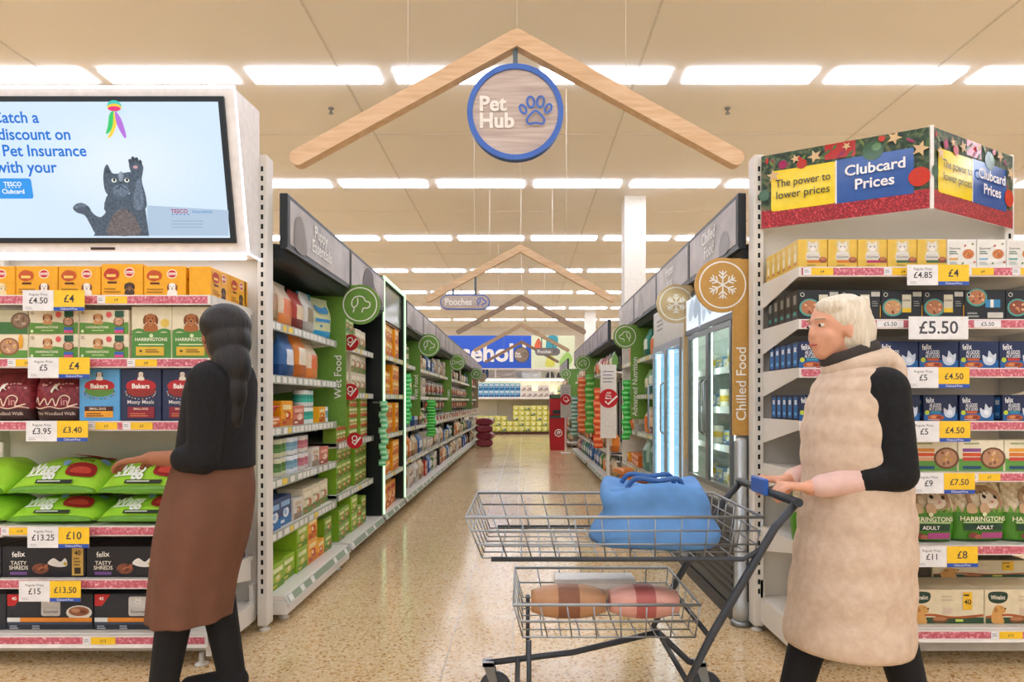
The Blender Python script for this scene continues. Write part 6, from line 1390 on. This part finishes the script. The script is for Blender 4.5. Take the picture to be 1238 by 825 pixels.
for c_, r_ in (((-1.185, 2.64, 1.505), (.098, .098, .088)), ((-1.165, 2.625, 1.44), (.085, .085, .10)), ((-1.145, 2.60, 1.34), (.075, .075, .11)), ((-1.14, 2.585, 1.24), (.062, .055, .10)), ((-1.135, 2.58, 1.16), (.045, .04, .08))): b.ball(c_, *r_, DH, 18, 12)
remesh(part('hair', b, V), .009, 2)
b = MB(); b.loft(rings([(-1.20, 2.66, 1.365, .06, .07), (-1.20, 2.66, 1.335, .10, .15), (-1.21, 2.66, 1.25, .125, .18), (-1.225, 2.66, 1.10, .135, .175), (-1.235, 2.66, .94, .145, .18)], 28), KNIT, True); part('jacket', b, V)
for s_, ys in ((-1, 2.52), (1, 2.80)):
    ey = ys-.03*(1 if s_ < 0 else -1); b = MB(); limb(b, [(-1.20, ys, 1.275), (-1.20 if s_ < 0 else -1.23, ey, .985), (-1.27, ey, .985)], [.075, .06, .053], KNIT); remesh(part('sleeve', b, V), .01, 2)
SKT = C('6f4c3c', .8, 0, 0, .08, 12., .2, .15)
b = MB(); R = rings([(-1.24, 2.66, 1.0, .13, .165), (-1.25, 2.66, .86, .16, .19), (-1.28, 2.66, .68, .17, .20), (-1.315, 2.66, .50, .155, .19), (-1.335, 2.66, .34, .15, .185)], 40)
for i, r in enumerate(R):
    for k in range(40): c_ = sum(r, Vector())/40 if k == 0 else c_; r[k] = c_+(r[k]-c_)*(1+.05*(i/len(R))*math.sin(9*2*PI*k/40))
b.loft(R, SKT, True); part('skirt', b, V)
for ax, ay, kn in ((-1.41, 2.60, (-1.36, 2.60, .40)), (-1.20, 2.72, (-1.255, 2.72, .40))):
    b = MB(); limb(b, [kn, (ax, ay, .10)], [.07, .055], BLK); limb(b, [(ax+.02, ay, .055), (ax-.10, ay, .04), (ax-.17, ay, .036)], [.052, .044, .035], BLK); b.box(ax-.195, ay-.04, 0, ax+.06, ay+.04, .02, BLK); remesh(part('boot', b, V), .009, 2)

# ---- shopping trolley
T_ = thing('shopping_trolley', 'shallow two-tier wire shopping trolley pushed by the person in beige', 'trolley', (.35, 2.37, 0))
WIRE = C('9aa0a5', .28, .9)
def wire_basket(name, x0, x1, y0, y1, z0, z1, nl, flare):
    b = MB(); fx, fy = flare, flare*.6
    def ring_at(t): return [(x0-fx*t, y0-fy*t), (x1+fx*t*.4, y0-fy*t), (x1+fx*t*.4, y1+fy*t), (x0-fx*t, y1+fy*t)]
    for q in range(nl+1):
        t = q/nl; z = z0+(z1-z0)*t; r = .0055 if q == nl else .0032
        b.tube([(x, y, z) for x, y in ring_at(t)], r, WIRE, 6, True)
    c0, c1 = ring_at(0), ring_at(1)
    for a in range(4):
        p, q = Vector((*c0[a], z0)), Vector((*c0[(a+1) % 4], z0)); u, v = Vector((*c1[a], z1)), Vector((*c1[(a+1) % 4], z1)); n = max(2, int((q-p).length/.075))
        for k in range(n): t = k/n; b.tube([p.lerp(q, t), u.lerp(v, t)], .0026, WIRE, 5)
    n = int((x1-x0)/.06)
    for k in range(1, n): x = x0+(x1-x0)*k/n; b.tube([(x, y0, z0), (x, y1, z0)], .0026, WIRE, 5)
    for k in range(1, 6): y = y0+(y1-y0)*k/6; b.tube([(x0, y, z0), (x1, y, z0)], .0026, WIRE, 5)
    return part(name, b, T_)
wire_basket('upper_basket', -.13, .74, 2.12, 2.62, .70, .835, 3, .05)
wire_basket('lower_basket', .0, .56, 2.15, 2.59, .435, .545, 2, .03)
FR = C('3b3f44', .4, .3)
b = MB()
for y in (2.10, 2.64):
    b.tube([(.865, y, .875), (.80, y, .80), (.60, y, .46), (.52, y, .30), (.66, y, .165), (.70, y, .15)], .013, FR, 10); b.tube([(.54, y, .28), (.2, y, .20), (-.16, y, .155)], .012, FR, 10); b.tube([(.76, y, .735), (.70, y, .70), (-.10, y, .70)], .008, FR, 8)
b.tube([(.54, 2.10, .28), (.54, 2.64, .28)], .01, FR, 8); b.tube([(-.02, 2.10, .17), (-.02, 2.64, .17)], .01, FR, 8); b.tube([(.60, 2.10, .445), (.60, 2.64, .445)], .009, FR, 8); b.tube([(.02, 2.10, .175), (.02, 2.12, .435)], .008, FR, 8); b.tube([(.02, 2.64, .175), (.02, 2.62, .435)], .008, FR, 8)
part('frame', b, T_)
b = MB(); b.tube([(.868, 2.08, .882), (.868, 2.66, .882)], .0145, C('2b3036', .4), 12); part('handle', b, T_)
b = MB(); b.box(.84, 2.30, .872, .856, 2.44, .93, C('2f5fae', .4), .004); part('handle_panel', b, T_)
for x, y in ((.70, 2.10), (.70, 2.64), (-.14, 2.10), (-.14, 2.64)):
    b = MB(); b.lathe([(.02, -.014), (.058, -.014), (.062, -.008), (.062, .008), (.058, .014), (.02, .014)], (0, 0, 0), [C('3a3d40', .5)], 18); b.v = [Vector((x+v.x+.03, y+v.z, .062+v.y)) for v in b.v]; wl = part('wheel', b, T_)
    b = MB(); b.prism([(x-.02, .165), (x+.025, .165), (x+.045, .062), (x+.02, .055)], y-.024, y-.019, STEEL); b.prism([(x-.02, .165), (x+.025, .165), (x+.045, .062), (x+.02, .055)], y+.019, y+.024, STEEL); b.box(x-.02, y-.024, .15, x+.025, y+.024, .168, STEEL); part('fork', b, wl)
# ---- shopping in the trolley
b = MB(); BB = C('5b8cc4', .6, 0, 0, .12, 14., .3, .25); R = []
for i in range(13):
    v = i/12; k = (1-.25*v)*(1+.05*math.sin(9*v)); R.append([(.47+.225*k*(1+.05*math.sin(3*t+5*v))*math.copysign(abs(math.cos(t))**.7, math.cos(t)), 2.37+.17*k*(1+.06*math.sin(4*t+3*v))*math.copysign(abs(math.sin(t))**.7, math.sin(t)), .706+.20*v+.02*v*math.sin(3*t)) for t in [2*PI*j/28 for j in range(28)]])
b.loft(R, BB, True); bagT = ORG
o = thing('carrier_bag', 'blue carrier bag slumped in the upper trolley basket', 'bag', (.47, 2.37, .705)); part('body', b, o)
for y in (2.30, 2.44):
    b = MB(); b.tube(smooth_pts([(.36, y, .895), (.39, y-.02, .935), (.46, y-.04, .93), (.53, y-.03, .935), (.56, y, .895)], 5), .009, C('35609a', .6), 8); part('handle', b, o)
def loaf(w, col, col2): 
    b = MB(); R = []
    for i in range(15):
        v = i/14; k = max(.12, math.sin(PI*v))**.22; R.append([(-w/2+w*v, .07*k*math.copysign(abs(math.cos(t))**.7, math.cos(t)), .055+.055*k*math.copysign(abs(math.sin(t))**.7, math.sin(t))) for t in [2*PI*j/18 for j in range(18)]])
    b.loft(R, C(col, .4), True, True, lambda i, j: C(col2 if 4 < i < 9 else col, .4)); return b.build('pack')
put('bread_pack', 'tan wrapped pack lying in the lower trolley basket, front end', 'pack', loaf(.26, 'b98a64', '8a5a40'), .16, 2.34, .44)
put('meat_pack', 'pinkish wrapped pack lying in the lower trolley basket, rear end', 'pack', loaf(.24, 'd9a090', 'b5625a'), .425, 2.34, .44)
put('grocery_carton', 'white carton standing in the lower trolley basket, behind the wrapped packs', 'carton', carton(.3, .1, .1, 'd4d2cc', f_block(('4f6fa0', 'c9b79a', 'e8e4da'), 3)), .27, 2.455, .44)
dup_labels = {k: v for k, v in SEEN.items() if len(v) > 1}
if dup_labels: print('SHARED LABELS', len(dup_labels), list(dup_labels.items())[:6])
